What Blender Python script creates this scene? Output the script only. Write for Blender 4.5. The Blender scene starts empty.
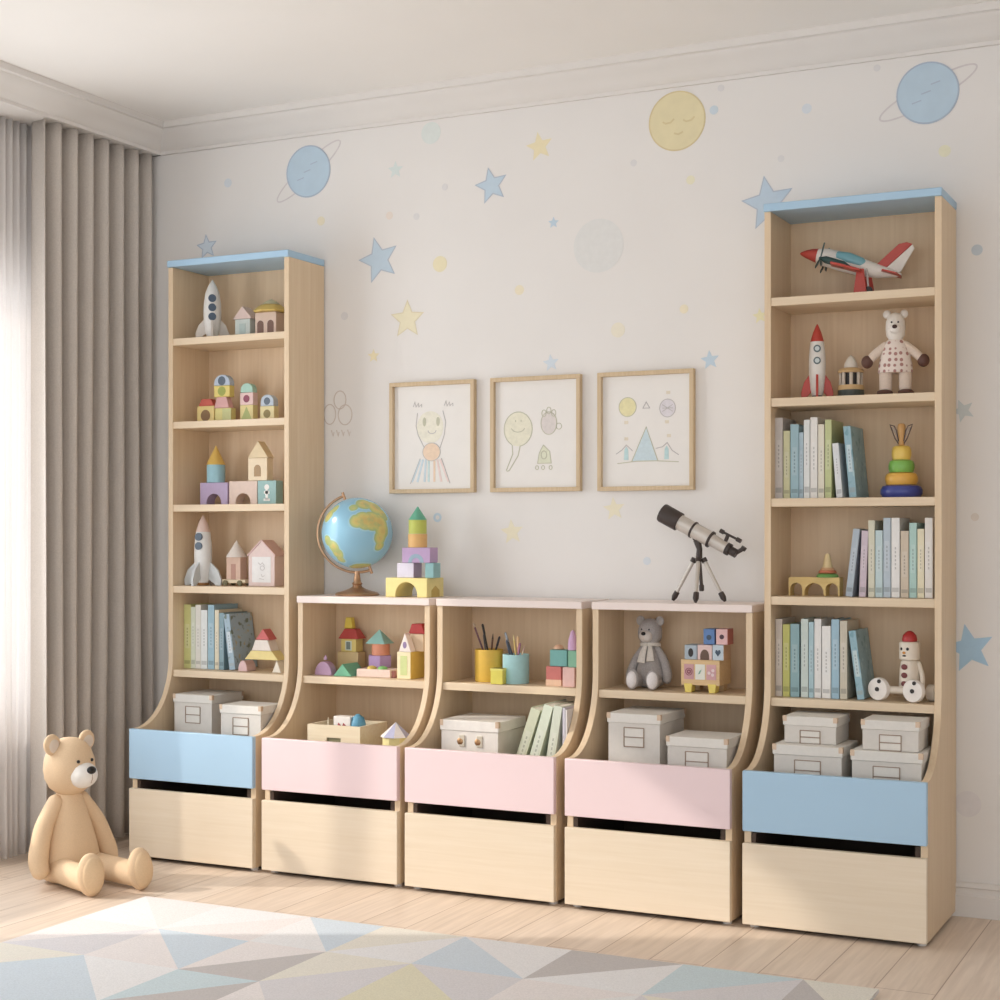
import bpy, bmesh, math, random
from mathutils import Vector, Matrix, Euler
random.seed(7)
C = bpy.context.scene.collection
SC = bpy.context.scene
PI = math.pi

# ------------------------------------------------------------------ camera
FOC, YAW, CX, CY, CZ, HOR = 1575.96, 0.457372, 3.217, -4.311, 1.012, 535.2
cam_d = bpy.data.cameras.new('camera')
cam = bpy.data.objects.new('camera', cam_d); C.objects.link(cam)
cam.location = (CX, CY, CZ); cam.rotation_euler = (PI/2, 0, YAW)
cam_d.sensor_width = 36; cam_d.lens = FOC/1000*36; cam_d.shift_y = (HOR-500)/1000
cam_d.clip_start = .05
SC.camera = cam

# ------------------------------------------------------------------ world, lamps, exposure
w = bpy.data.worlds.new('sky'); SC.world = w; w.use_nodes = True
bg = w.node_tree.nodes['Background']
bg.inputs['Color'].default_value = (.925, .98, 1.04, 1); bg.inputs['Strength'].default_value = 1.78
sun_d = bpy.data.lights.new('sun', 'SUN'); sun = bpy.data.objects.new('sun', sun_d); C.objects.link(sun)
sun_d.energy = 2.45; sun_d.angle = math.radians(1.3); sun_d.color = (1.0, .92, .82)
EL = math.radians(30.4)
sd = Vector((.897*math.cos(EL), .442*math.cos(EL), -math.sin(EL)))
sun.rotation_euler = sd.to_track_quat('-Z', 'Y').to_euler(); sun.location = (-3, -2, 3)
def area(name, loc, rot, sx, sy, e, col):
    l = bpy.data.lights.new(name, 'AREA'); l.shape = 'RECTANGLE'; l.size = sx; l.size_y = sy; l.energy = e; l.color = col
    o = bpy.data.objects.new(name, l); C.objects.link(o); o.location = loc; o.rotation_euler = rot
area('window_daylight', (-.55, -1.2, 1.15), (0, -PI/2, 0), 1.5, 1.2, 24, (.96, .98, 1))
SC.view_settings.view_transform = 'Standard'; SC.view_settings.look = 'None'
SC.view_settings.exposure = -0.13; SC.view_settings.gamma = 1; SC.view_settings.use_curve_mapping = False

# ------------------------------------------------------------------ place helpers
_cs, _sn = math.cos(YAW), math.sin(YAW)
def at(u, v, Y=None, Z=None, X=None):
    r = (u-500)/FOC; q = -(v-HOR)/FOC
    d = Vector((-_sn+r*_cs, _cs+r*_sn, q)); o = Vector((CX, CY, CZ))
    if Y is not None: t = (Y-CY)/d.y
    elif Z is not None: t = (Z-CZ)/d.z
    else: t = (X-CX)/d.x
    return o+d*t
def px(u, Y): return at(u, 500, Y).x
def pz(u, v, Y): return at(u, v, Y).z

# ------------------------------------------------------------------ materials
def lin(c):
    return tuple((x/12.92 if x <= .04045 else ((x+.055)/1.055)**2.4) for x in (c[0]/255, c[1]/255, c[2]/255))+(1,)
_mats = {}
def mat(name, c, rough=.55, metal=0, var=.04, scale=30, bump=0):
    if name in _mats: return _mats[name]
    m = bpy.data.materials.new(name); m.use_nodes = True; nt = m.node_tree; b = nt.nodes['Principled BSDF']
    b.inputs['Roughness'].default_value = rough; b.inputs['Metallic'].default_value = metal
    tc = nt.nodes.new('ShaderNodeTexCoord'); n = nt.nodes.new('ShaderNodeTexNoise'); n.inputs['Scale'].default_value = scale
    nt.links.new(tc.outputs['Object'], n.inputs['Vector'])
    r = nt.nodes.new('ShaderNodeValToRGB'); L = lin(c)
    r.color_ramp.elements[0].position = .3; r.color_ramp.elements[1].position = .7
    r.color_ramp.elements[0].color = tuple(x*(1-var) for x in L[:3])+(1,)
    r.color_ramp.elements[1].color = tuple(min(1, x*(1+var)) for x in L[:3])+(1,)
    nt.links.new(n.outputs['Fac'], r.inputs['Fac']); nt.links.new(r.outputs['Color'], b.inputs['Base Color'])
    if bump:
        bp = nt.nodes.new('ShaderNodeBump'); bp.inputs['Strength'].default_value = bump; bp.inputs['Distance'].default_value = .002
        nt.links.new(n.outputs['Fac'], bp.inputs['Height']); nt.links.new(bp.outputs['Normal'], b.inputs['Normal'])
    _mats[name] = m; return m
def wood(name, c1, c2, axis='X', rough=.5, s=1.0):
    if name in _mats: return _mats[name]
    m = bpy.data.materials.new(name); m.use_nodes = True; nt = m.node_tree; b = nt.nodes['Principled BSDF']
    b.inputs['Roughness'].default_value = rough
    tc = nt.nodes.new('ShaderNodeTexCoord'); mp = nt.nodes.new('ShaderNodeMapping')
    sc = {'X': (2, 45, 45), 'Y': (45, 2, 45), 'Z': (45, 45, 2)}[axis]
    mp.inputs['Scale'].default_value = tuple(x*s for x in sc)
    n = nt.nodes.new('ShaderNodeTexNoise'); n.inputs['Scale'].default_value = 1.6; n.inputs['Detail'].default_value = 5; n.inputs['Distortion'].default_value = .6
    r = nt.nodes.new('ShaderNodeValToRGB'); r.color_ramp.elements[0].position = .3; r.color_ramp.elements[1].position = .72
    r.color_ramp.elements[0].color = lin(c2); r.color_ramp.elements[1].color = lin(c1)
    nt.links.new(tc.outputs['Object'], mp.inputs['Vector']); nt.links.new(mp.outputs['Vector'], n.inputs['Vector'])
    nt.links.new(n.outputs['Fac'], r.inputs['Fac']); nt.links.new(r.outputs['Color'], b.inputs['Base Color'])
    _mats[name] = m; return m
def col(r, g, b, rough=.5, soft=.13):
    l = .3*r+.59*g+.11*b+6; r, g, b = (int(round(v*(1-soft)+l*soft)) for v in (r, g, b))
    return mat('paint_%d_%d_%d' % (r, g, b), (r, g, b), rough, 0, .03, 60)

WX = wood('maple_along_width', (238, 223, 201), (231, 214, 189), 'X')
WS = wood('maple_shelf', (233, 212, 183), (225, 202, 171), 'X')
WZ = wood('maple_upright', (231, 208, 177), (223, 197, 163), 'Z')
WB = wood('maple_back', (228, 201, 168), (219, 190, 155), 'Z')
TOYW = wood('toy_wood', (226, 195, 150), (214, 180, 132), 'X', .5, 2)
OAKF = wood('oak_frame', (217, 194, 160), (204, 179, 143), 'Z', .5, 2)
M_DARK = mat('dark', (40, 34, 31), .4); M_BLACK = mat('black', (22, 20, 20), .3)
M_COPPER = mat('copper', (214, 188, 162), .4, .35); M_BRASS = mat('brass', (176, 138, 100), .32, .75)
M_BRONZE = mat('bronze', (184, 146, 114), .32, .6)
M_SILVER = mat('silver', (205, 198, 190), .35, .35); M_PAGE = mat('paper_pages', (238, 232, 220), .8, 0, .08, 200)
M_WHITE = col(240, 236, 230); M_CREAM = col(240, 226, 196)

# ------------------------------------------------------------------ mesh builder
I4 = Matrix.Identity(4)
class MB:
    def __init__(s): s.b = bmesh.new()
    def _add(s, vs, fs, mi=0, m=None):
        m = m or I4
        v = [s.b.verts.new(m @ Vector(p)) for p in vs]
        for f in fs:
            try: s.b.faces.new([v[i] for i in f]).material_index = mi
            except ValueError: pass
        return s
    def box(s, x0, x1, y0, y1, z0, z1, mi=0, m=None):
        return s._add([(x0,y0,z0),(x1,y0,z0),(x1,y1,z0),(x0,y1,z0),(x0,y0,z1),(x1,y0,z1),(x1,y1,z1),(x0,y1,z1)],
                      [(0,3,2,1),(4,5,6,7),(0,1,5,4),(1,2,6,5),(2,3,7,6),(3,0,4,7)], mi, m)
    def prism(s, poly, a, b, ax='Y', mi=0, m=None):
        # polygon in the plane across ax, extruded from a to b
        f = {'Y': lambda p, t: (p[0], t, p[1]), 'X': lambda p, t: (t, p[0], p[1]), 'Z': lambda p, t: (p[0], p[1], t)}[ax]
        n = len(poly); vs = [f(p, a) for p in poly]+[f(p, b) for p in poly]
        fs = [tuple(range(n)), tuple(range(2*n-1, n-1, -1))]+[(i, i+n, (i+1) % n+n, (i+1) % n) for i in range(n)]
        return s._add(vs, fs, mi, m)
    def lathe(s, prof, c=(0, 0, 0), seg=28, mi=0, m=None):
        vs = []; n = len(prof)
        for r, z in prof:
            for k in range(seg):
                a = 2*PI*k/seg; vs.append((c[0]+r*math.cos(a), c[1]+r*math.sin(a), c[2]+z))
        fs = [(i*seg+k, i*seg+(k+1) % seg, (i+1)*seg+(k+1) % seg, (i+1)*seg+k) for i in range(n-1) for k in range(seg)]
        fs += [tuple(range(seg-1, -1, -1)), tuple((n-1)*seg+k for k in range(seg))]
        return s._add(vs, fs, mi, m)
    def cyl(s, r, z0, z1, c=(0, 0, 0), seg=28, mi=0, m=None, r2=None):
        return s.lathe([(r, z0), (r if r2 is None else r2, z1)], c, seg, mi, m)
    def ball(s, c, r, mi=0, m=None, seg=24, rings=14):
        if not isinstance(r, (tuple, list)): r = (r, r, r)
        q = (m or I4) @ Matrix.Translation(c) @ Matrix.Diagonal((r[0], r[1], r[2], 1))
        pr = [(max(.0005, math.sin(PI*i/rings)), -math.cos(PI*i/rings)) for i in range(rings+1)]
        return s.lathe(pr, (0, 0, 0), seg, mi, q)
    def tube(s, pts, rad, seg=14, mi=0, m=None, flat=1.0, up=(0, 0, 1)):
        pts = [Vector(p) for p in pts]; n = len(pts)
        if not isinstance(rad, (list, tuple)): rad = [rad]*n
        vs = []; u = Vector(up)
        for i, p in enumerate(pts):
            t = (pts[min(i+1, n-1)]-pts[max(i-1, 0)]).normalized()
            a = t.cross(u)
            if a.length < 1e-3: a = t.cross(Vector((1, 0, 0)))
            a.normalize(); b = a.cross(t).normalized()
            if i and a.dot(pa) < 0: a, b = -a, -b
            pa = a
            for k in range(seg):
                th = 2*PI*k/seg; vs.append(p+a*(rad[i]*math.cos(th))+b*(rad[i]*flat*math.sin(th)))
        fs = [(i*seg+k, i*seg+(k+1) % seg, (i+1)*seg+(k+1) % seg, (i+1)*seg+k) for i in range(n-1) for k in range(seg)]
        fs += [tuple(range(seg-1, -1, -1)), tuple((n-1)*seg+k for k in range(seg))]
        return s._add(vs, fs, mi, m)
    def disc(s, x, z, r, y, t=.001, mi=0, seg=20, rz=None):
        # small round plate facing -Y at y
        return s.prism([(x+r*math.cos(2*PI*k/seg), z+(rz or r)*math.sin(2*PI*k/seg)) for k in range(seg)], y-t, y, 'Y', mi)
    def ring(s, x, z, r0, r1, y, t=.001, mi=0, seg=28, m=None, k0=0, k1=None):
        k1 = seg if k1 is None else k1
        for k in range(k0, k1):
            a, b = 2*PI*k/seg, 2*PI*(k+1)/seg
            s.prism([(x+r0*math.cos(a), z+r0*math.sin(a)), (x+r1*math.cos(a), z+r1*math.sin(a)),
                     (x+r1*math.cos(b), z+r1*math.sin(b)), (x+r0*math.cos(b), z+r0*math.sin(b))], y-t, y, 'Y', mi, m)
        return s
    def line(s, pts, wd, y, t=.0008, mi=0):
        # flat mitred stroke facing -Y
        P = [Vector((float(p[0]), float(p[1]))) for p in pts]; Q = [P[0]]
        for p in P[1:]:
            if (p-Q[-1]).length > 1e-6: Q.append(p)
        closed = len(Q) > 3 and (Q[0]-Q[-1]).length < 1e-5
        if closed: Q.pop()
        n = len(Q); L_, R_ = [], []
        for i in range(n):
            d = []
            if closed or i > 0: d.append((Q[i]-Q[i-1]).normalized())
            if closed or i < n-1: d.append((Q[(i+1) % n]-Q[i]).normalized())
            ns = [Vector((-e.y, e.x)) for e in d]; m_ = sum(ns, Vector((0, 0)))
            m_ = ns[0] if m_.length < .3 else m_.normalized()
            k = min(1.8, 1/max(.4, m_.dot(ns[0])))*wd/2
            L_.append(Q[i]+m_*k); R_.append(Q[i]-m_*k)
        vs = [(p.x, y-t, p.y) for p in L_]+[(p.x, y-t, p.y) for p in R_]+[(p.x, y, p.y) for p in L_]+[(p.x, y, p.y) for p in R_]
        fs = []
        for i in range(n if closed else n-1):
            j = (i+1) % n
            fs += [(i, j, n+j, n+i), (2*n+i, 2*n+j, j, i), (n+i, n+j, 3*n+j, 3*n+i), (3*n+i, 3*n+j, 2*n+j, 2*n+i)]
        if not closed: fs += [(0, n, 3*n, 2*n), (n-1, 2*n-1, 4*n-1, 3*n-1)]
        return s._add(vs, fs, mi)
    def build(s, name, mats, parent=None, loc=(0, 0, 0), bev=0, smooth=True, rz=0, seg=2):
        bmesh.ops.recalc_face_normals(s.b, faces=s.b.faces)
        me = bpy.data.meshes.new(name); s.b.to_mesh(me); s.b.free()
        if not isinstance(mats, (list, tuple)): mats = [mats]
        for x in mats: me.materials.append(x)
        if smooth: me.shade_smooth(); me.set_sharp_from_angle(angle=.7)
        o = bpy.data.objects.new(name, me); C.objects.link(o); o.location = loc; o.rotation_euler = (0, 0, rz)
        if parent: o.parent = parent
        if bev:
            bm_ = o.modifiers.new('bevel', 'BEVEL'); bm_.width = bev; bm_.segments = seg; bm_.limit_method = 'ANGLE'; bm_.angle_limit = .7
        return o
def tag(o, label, cat, group=None):
    o['label'] = label; o['category'] = cat
    if group: o['group'] = group
    return o
def thing(name, label, cat, loc, group=None, rz=0):
    o = bpy.data.objects.new(name, None); C.objects.link(o); o.location = loc; o.rotation_euler = (0, 0, rz)
    o.empty_display_size = .05
    return tag(o, label, cat, group)
def struct(o): o['kind'] = 'structure'; return o
def T(x=0, y=0, z=0): return Matrix.Translation((x, y, z))
def R(a, ax): return Matrix.Rotation(a, 4, ax)

# ------------------------------------------------------------------ room shell
XL, XR, YB, ZC = -.42, 5.4, -5.2, 2.395
M_WALL = mat('wall_paint', (236, 232, 228), .85, 0, .012, 4)
M_CEIL = mat('ceiling_paint', (247, 243, 238), .9, 0, .01, 3)
M_TRIM = mat('trim_paint', (230, 225, 220), .6, 0, .01, 8)
def planks():
    m = bpy.data.materials.new('oak_planks'); m.use_nodes = True; nt = m.node_tree; b = nt.nodes['Principled BSDF']
    b.inputs['Roughness'].default_value = .42
    N = nt.nodes.new; L = nt.links.new
    tc = N('ShaderNodeTexCoord'); mp = N('ShaderNodeMapping'); mp.inputs['Rotation'].default_value = (0, 0, PI/2)
    br = N('ShaderNodeTexBrick'); br.inputs['Scale'].default_value = 1; br.inputs['Brick Width'].default_value = 1.55
    br.inputs['Row Height'].default_value = .134; br.inputs['Mortar Size'].default_value = .0016; br.inputs['Mortar Smooth'].default_value = .3
    br.inputs['Color1'].default_value = lin((236, 218, 200)); br.inputs['Color2'].default_value = lin((230, 210, 190)); br.inputs['Mortar'].default_value = lin((184, 158, 136))
    L(tc.outputs['Object'], mp.inputs['Vector']); L(mp.outputs['Vector'], br.inputs['Vector'])
    m2 = N('ShaderNodeMapping'); m2.inputs['Scale'].default_value = (28, 1.6, 1); n = N('ShaderNodeTexNoise'); n.inputs['Scale'].default_value = 2; n.inputs['Detail'].default_value = 6; n.inputs['Distortion'].default_value = .8
    L(tc.outputs['Object'], m2.inputs['Vector']); L(m2.outputs['Vector'], n.inputs['Vector'])
    rp = N('ShaderNodeValToRGB'); rp.color_ramp.elements[0].position = .3; rp.color_ramp.elements[0].color = (.86, .84, .82, 1); rp.color_ramp.elements[1].position = .7; rp.color_ramp.elements[1].color = (1.04, 1.04, 1.04, 1)
    L(n.outputs['Fac'], rp.inputs['Fac'])
    mx = N('ShaderNodeMix'); mx.data_type = 'RGBA'; mx.blend_type = 'MULTIPLY'; mx.inputs[0].default_value = 1
    L(br.outputs['Color'], mx.inputs[6]); L(rp.outputs['Color'], mx.inputs[7]); L(mx.outputs[2], b.inputs['Base Color'])
    return m
struct(MB().box(XL-.1, XR+.1, YB, .1, -.08, 0).build('floor', planks(), smooth=False))
struct(MB().box(XL-.1, XR+.1, YB, .1, ZC, ZC+.08).build('ceiling', M_CEIL, smooth=False))
struct(MB().box(XL-.1, XR+.1, 0, .1, 0, ZC).build('wall_back', M_WALL, smooth=False))
struct(MB().box(XR, XR+.1, YB, 0, 0, ZC).build('wall_right', M_WALL, smooth=False))
W0, W1, WZ0, WZ1 = -1.765, -.30, .40, 1.86
b = MB(); b.box(XL-.1, XL, YB, W0, 0, ZC); b.box(XL-.1, XL, W1, 0, 0, ZC); b.box(XL-.1, XL, W0, W1, 0, WZ0); b.box(XL-.1, XL, W0, W1, WZ1, ZC)
struct(b.build('wall_left', M_WALL, smooth=False))
gl = bpy.data.materials.new('window_glass'); gl.use_nodes = True
nt = gl.node_tree; nt.nodes.clear(); o_ = nt.nodes.new('ShaderNodeOutputMaterial'); mx = nt.nodes.new('ShaderNodeMixShader'); mx.inputs[0].default_value = .05
tr = nt.nodes.new('ShaderNodeBsdfTransparent'); gs = nt.nodes.new('ShaderNodeBsdfGlossy'); gs.inputs['Roughness'].default_value = .02
nt.links.new(tr.outputs[0], mx.inputs[1]); nt.links.new(gs.outputs[0], mx.inputs[2]); nt.links.new(mx.outputs[0], o_.inputs['Surface'])
win = struct(bpy.data.objects.new('window_1', None)); C.objects.link(win); win.location = (XL-.05, (W0+W1)/2, WZ0)
hw, hh = (W1-W0)/2, WZ1-WZ0
b = MB(); b.box(-.03, .03, -hw, hw, 0, .04); b.box(-.03, .03, -hw, hw, hh-.04, hh); b.box(-.03, .03, -hw, -hw+.04, .04, hh-.04); b.box(-.03, .03, hw-.04, hw, .04, hh-.04); b.box(-.025, .025, -.02, .02, .04, hh-.04)
b.build('window_frame', M_TRIM, win)
for a, c in ((-hw+.04, -.02), (.02, hw-.04)): MB().box(-.003, .003, a, c, .04, hh-.04).build('pane', gl, win)
# crown moulding, pelmet, baseboards
crown = [(0, -.09), (-.012, -.09), (-.014, -.08), (-.02, -.078), (-.03, -.062), (-.05, -.042), (-.068, -.03), (-.072, -.022), (-.084, -.02), (-.086, 0), (0, 0)]
struct(MB().prism([(y, z+ZC) for y, z in crown], XL, XR, 'X').build('trim_1', M_TRIM))
PX_ = -.20
struct(MB().prism([(PX_-y, z+ZC) for y, z in crown], YB, -.002, 'Y').build('trim_2', M_TRIM))
struct(MB().box(XL, PX_, YB, -.002, 2.305, ZC-.001).build('trim_3', M_TRIM, smooth=False))
bb = [(0, 0), (-.018, 0), (-.018, .056), (-.011, .061), (-.011, .074), (-.015, .078), (-.012, .086), (-.005, .09), (0, .09)]
struct(MB().prism(bb, XL, XR, 'X').build('baseboard_back', M_TRIM))
struct(MB().prism([(XL-y, z) for y, z in bb], YB, 0, 'Y').build('baseboard_left', M_TRIM))

# ------------------------------------------------------------------ curtains
def cloth(name, y0, y1, x, z0, z1, folds, amp, m, label, cat, sharp=.55, th=.003, ph=0):
    ny, nz = folds*14, 26; vs = []; fs = []
    for j in range(nz+1):
        t = j/nz; z = z0+(z1-z0)*t
        for i in range(ny+1):
            s = i/ny; y = y0+(y1-y0)*s+.006*math.sin(9*s+3*t)*(1-t)
            c = math.cos(2*PI*folds*s+ph+.35*math.sin(5*s+2*t)*(1-t))
            c = math.copysign(abs(c)**sharp, c)
            vs.append((x+amp*c*(1+.25*(1-t)*math.sin(7*s+1)), y, z))
    fs = [(j*(ny+1)+i, j*(ny+1)+i+1, (j+1)*(ny+1)+i+1, (j+1)*(ny+1)+i) for j in range(nz) for i in range(ny)]
    o = MB()._add(vs, fs).build(name, m); sm = o.modifiers.new('thickness', 'SOLIDIFY'); sm.thickness = th
    return tag(o, label, cat)
M_CURT = mat('curtain_linen', (204, 195, 186), .9, 0, .05, 220, .3)
cloth('curtain', -.558, -.035, -.245, .012, 2.304, 7, .040, M_CURT, 'grey taupe pleated floor-length curtain hanging beside the bright window', 'curtain', .5)
sh = bpy.data.materials.new('sheer_voile'); sh.use_nodes = True; nt = sh.node_tree; nt.nodes.clear()
o_ = nt.nodes.new('ShaderNodeOutputMaterial'); mx = nt.nodes.new('ShaderNodeMixShader'); mx.inputs[0].default_value = .8
tr = nt.nodes.new('ShaderNodeBsdfTransparent'); m2 = nt.nodes.new('ShaderNodeMixShader'); m2.inputs[0].default_value = .55
df = nt.nodes.new('ShaderNodeBsdfDiffuse'); tl = nt.nodes.new('ShaderNodeBsdfTranslucent')
tcn = nt.nodes.new('ShaderNodeTexCoord'); wv = nt.nodes.new('ShaderNodeTexNoise'); wv.inputs['Scale'].default_value = 300
rp = nt.nodes.new('ShaderNodeValToRGB'); rp.color_ramp.elements[0].color = lin((240, 236, 234)); rp.color_ramp.elements[1].color = lin((250, 248, 246))
nt.links.new(tcn.outputs['Object'], wv.inputs['Vector']); nt.links.new(wv.outputs['Fac'], rp.inputs['Fac'])
for q in (df, tl): nt.links.new(rp.outputs['Color'], q.inputs['Color'])
nt.links.new(df.outputs[0], m2.inputs[1]); nt.links.new(tl.outputs[0], m2.inputs[2])
nt.links.new(tr.outputs[0], mx.inputs[1]); nt.links.new(m2.outputs[0], mx.inputs[2]); nt.links.new(mx.outputs[0], o_.inputs['Surface'])
cloth('sheer_curtain', -.652, -.47, -.315, .012, 2.304, 6, .014, sh, 'white translucent sheer curtain in front of the sunlit window', 'curtain', .8, .0008)

# ------------------------------------------------------------------ shelving units
M_BLUE = mat('blue_lacquer', (174, 206, 230), .38, 0, .01, 5)
M_PINK = mat('pink_lacquer', (241, 217, 219), .38, 0, .01, 5)
M_PINKT = mat('pink_top', (241, 226, 219), .4, 0, .01, 5)
DL, DU, CURV = .402, .207, .62
UX = [(0, .466), (.499, .965), (.990, 1.456), (1.488, 1.954), (1.987, 2.453)]
ZLOW, ZTALL = .825, 1.90
SH = [1.648, 1.379, 1.111, .849, .578]
BIN = .27
def unit(name, label, cat, i, H, shelves, mt, mf, group):
    x0, x1 = UX[i]; hw = (x1-x0)/2; t = .018
    r = thing(name, label, cat, ((x0+x1)/2, 0, 0), group)
    curve = [(-.38+.173*math.sin(a*PI/32), CURV-(CURV-.407)*math.cos(a*PI/32)) for a in range(17)]
    poly = [(-.004, .012), (-.384, .012), (-.384, .407)]+curve+[(-DU, H-.022), (-.004, H-.022)]
    for s in (-1, 1):
        a, c = (-hw, -hw+t) if s < 0 else (hw-t, hw)
        MB().prism(poly, a, c, 'X').build('side_panel', WZ, r, bev=.0012)
    MB().box(-hw+t, hw-t, -.014, -.004, .012, H-.022).build('back_panel', WB, r, smooth=False)
    MB().box(-hw-.001, hw+.001, -DU-.006, -.004, H-.022, H-.0006).build('top_panel', mt, r, bev=.002)
    for z in shelves: MB().box(-hw+t, hw-t, -DU+.002, -.014, z-.023, z-.0006).build('shelf', WS, r, bev=.0012)
    MB().box(-hw+t, hw-t, -.384, -.014, BIN-.016, BIN-.0006).build('bottom_panel', WX, r, smooth=False)
    MB().box(-hw, hw, -DL, -.384, .252, .407).build('front_panel', mf, r, bev=.002)
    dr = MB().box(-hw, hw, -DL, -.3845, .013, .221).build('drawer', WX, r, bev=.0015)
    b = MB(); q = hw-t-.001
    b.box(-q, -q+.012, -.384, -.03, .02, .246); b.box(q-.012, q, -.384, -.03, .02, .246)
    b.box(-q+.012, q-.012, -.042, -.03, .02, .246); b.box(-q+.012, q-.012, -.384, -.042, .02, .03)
    b.build('drawer_box', mat('drawer_gap_shade', (78, 62, 52), .8), dr, smooth=False)  # wooden box coloured dark brown, painting in the shade seen through the drawer gap
    for sx in (-1, 1):
        for y in (-.36, -.03): MB().cyl(.012, 0, .012, (sx*(hw-.02), y, 0), 14).build('foot', M_TRIM, r)
    return r
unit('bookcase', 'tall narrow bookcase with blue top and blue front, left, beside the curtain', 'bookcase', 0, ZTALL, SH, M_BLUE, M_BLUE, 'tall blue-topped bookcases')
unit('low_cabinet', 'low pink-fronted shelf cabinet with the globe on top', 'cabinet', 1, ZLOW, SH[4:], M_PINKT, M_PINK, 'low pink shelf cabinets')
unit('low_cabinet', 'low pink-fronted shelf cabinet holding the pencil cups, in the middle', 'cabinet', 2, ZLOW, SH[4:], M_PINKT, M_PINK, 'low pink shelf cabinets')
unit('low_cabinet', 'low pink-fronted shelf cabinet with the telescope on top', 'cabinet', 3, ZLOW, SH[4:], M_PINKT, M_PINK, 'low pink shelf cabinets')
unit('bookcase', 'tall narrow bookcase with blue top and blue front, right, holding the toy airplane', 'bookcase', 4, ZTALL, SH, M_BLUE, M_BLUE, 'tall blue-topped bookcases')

# ------------------------------------------------------------------ rug
xs = [.40, .66, .94, 1.165, 1.40, 1.69, 1.975, 2.26, 2.43]; ys = [-.815, -1.09, -1.37, -1.65, -1.93, -2.2, -2.5]
RC = [(238, 236, 235), (202, 196, 193), (212, 222, 230), (230, 224, 198), (238, 231, 228), (224, 220, 221), (235, 230, 218), (208, 222, 226)]
# 0 pale 1 taupe 2 blue 3 yellow 4 pink-white 5 lilac-grey 6 cream 7 aqua ; per cell (diagonal, first, second)
rows = [
 ['\\40', '/04', '\\20', '/60', '\\02', '/10', '/75', '\\61', '/72'],
 ['/45', '\\24', '/41', '/65', '\\53', '/40', '\\65', '/74', '/02'],
 ['/62', '\\02', '/71', '\\54', '/36', '\\07', '/14', '\\26', '/50'],
 ['\\51', '/24', '\\60', '/71', '\\05', '/42', '\\63', '/10', '\\24'],
 ['/04', '\\16', '/25', '\\04', '/61', '\\24', '/05', '\\37', '/41'],
 ['\\24', '/05', '\\41', '/26', '\\07', '/54', '\\20', '/41', '\\06']]
b = MB(); b.box(.40, 2.43, -2.5, -.815, .0005, .008, 0)
for j in range(6):
    for i in range(8):
        d, c1, c2 = rows[j][i]; x0, x1, y1, y0 = xs[i], xs[i+1], ys[j], ys[j+1]
        if d == '/':
            t1 = [(x0, y0), (x0, y1), (x1, y1)]; t2 = [(x0, y0), (x1, y1), (x1, y0)]
        else:
            t1 = [(x0, y1), (x1, y1), (x1, y0)]; t2 = [(x0, y1), (x1, y0), (x0, y0)]
        b.prism(t1, .007, .0088, 'Z', int(c1)); b.prism(t2, .007, .0088, 'Z', int(c2))
rug = b.build('rug', [mat('rug_wool_%d' % k, c, .95, 0, .07, 260, .4) for k, c in enumerate(RC)], smooth=False)
tag(rug, 'flat rug of pastel and taupe triangles on the oak floor', 'rug')

# ------------------------------------------------------------------ wall decals
def star_pts(R_, a0, k=.45):
    return [((R_ if i % 2 == 0 else R_*k)*math.cos(a0+PI/2+i*PI/5), (R_ if i % 2 == 0 else R_*k)*math.sin(a0+PI/2+i*PI/5)) for i in range(10)]
D_BL, D_BD, D_YE, D_MI, D_GR, D_LB = (199, 216, 229), (176, 207, 229), (240, 228, 192), (222, 230, 227), (222, 219, 219), (216, 225, 233)
def wall_at(u, v):
    p = at(u, v, 0); s = (Vector((p.x, 0, 0))-Vector((CX, CY, 0))); fw = -_sn*s.x+_cs*s.y
    return p.x, p.z, fw/FOC
def decal(kind, u, v, Rpx, c, label, a=0, outline=None):
    if kind == 'dot_decal': c = tuple(round(q*.7+w_*.3) for q, w_ in zip(c, (236, 232, 228)))
    x, z, k = wall_at(u, v); r = Rpx*k; b = MB(); mats = [mat('decal_%d_%d_%d' % c, c, .85, 0, .02, 50)]
    if kind == 'star_decal': b.prism(star_pts(r, a), -.0008, -.0002, 'Y')
    else: b.disc(0, 0, r, -.0002, .0006, 0, 36)
    if outline:
        mats.append(mat('decal_line_%d_%d_%d' % outline, outline, .85))
        if kind == 'star_decal':
            pts = star_pts(r, a); b.line(pts+[pts[0]], .0035, -.0006, .0006, 1)
        else: b.ring(0, 0, r-.006, r, -.0006, .0006, 1, 40)
    o = b.build(kind, mats, None, (x, 0, z), smooth=False)
    return tag(o, label, 'wall decal', {'star_decal': 'star decals on the back wall'}.get(kind, 'round decals on the back wall'))
def planet(u, v, Rpx, label, tilt, ring_w):
    x, z, k = wall_at(u, v); r = Rpx*k
    root = thing('planet_decal', label, 'wall decal', (x, 0, z), 'ringed planet decals on the back wall')
    b = MB(); b.disc(0, 0, r, -.0008, .0006, 0, 44); b.ring(0, 0, r-.004, r, -.0013, .0006, 1, 44)
    for i in range(3): b.line([(-.5*r+.3*r*i, -.3*r+.28*r*i), (-.2*r+.3*r*i, -.22*r+.28*r*i)], .003, -.0013, .0006, 1)
    b.build('planet_disc', [mat('decal_planet', (193, 213, 228), .85, 0, .03, 20), mat('decal_planet_line', (178, 192, 210), .85)], root, smooth=False)
    b = MB(); n = 60; pts = []
    for i in range(n+1):
        a = 2*PI*i/n; X, Zz = ring_w*r*math.cos(a), .34*r*math.sin(a)
        pts.append((X*math.cos(tilt)-Zz*math.sin(tilt), X*math.sin(tilt)+Zz*math.cos(tilt)))
    b.line(pts, .0045, -.0002, .0004)
    b.build('planet_ring', mat('decal_ring', (218, 211, 210), .85), root, smooth=False)
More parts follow.
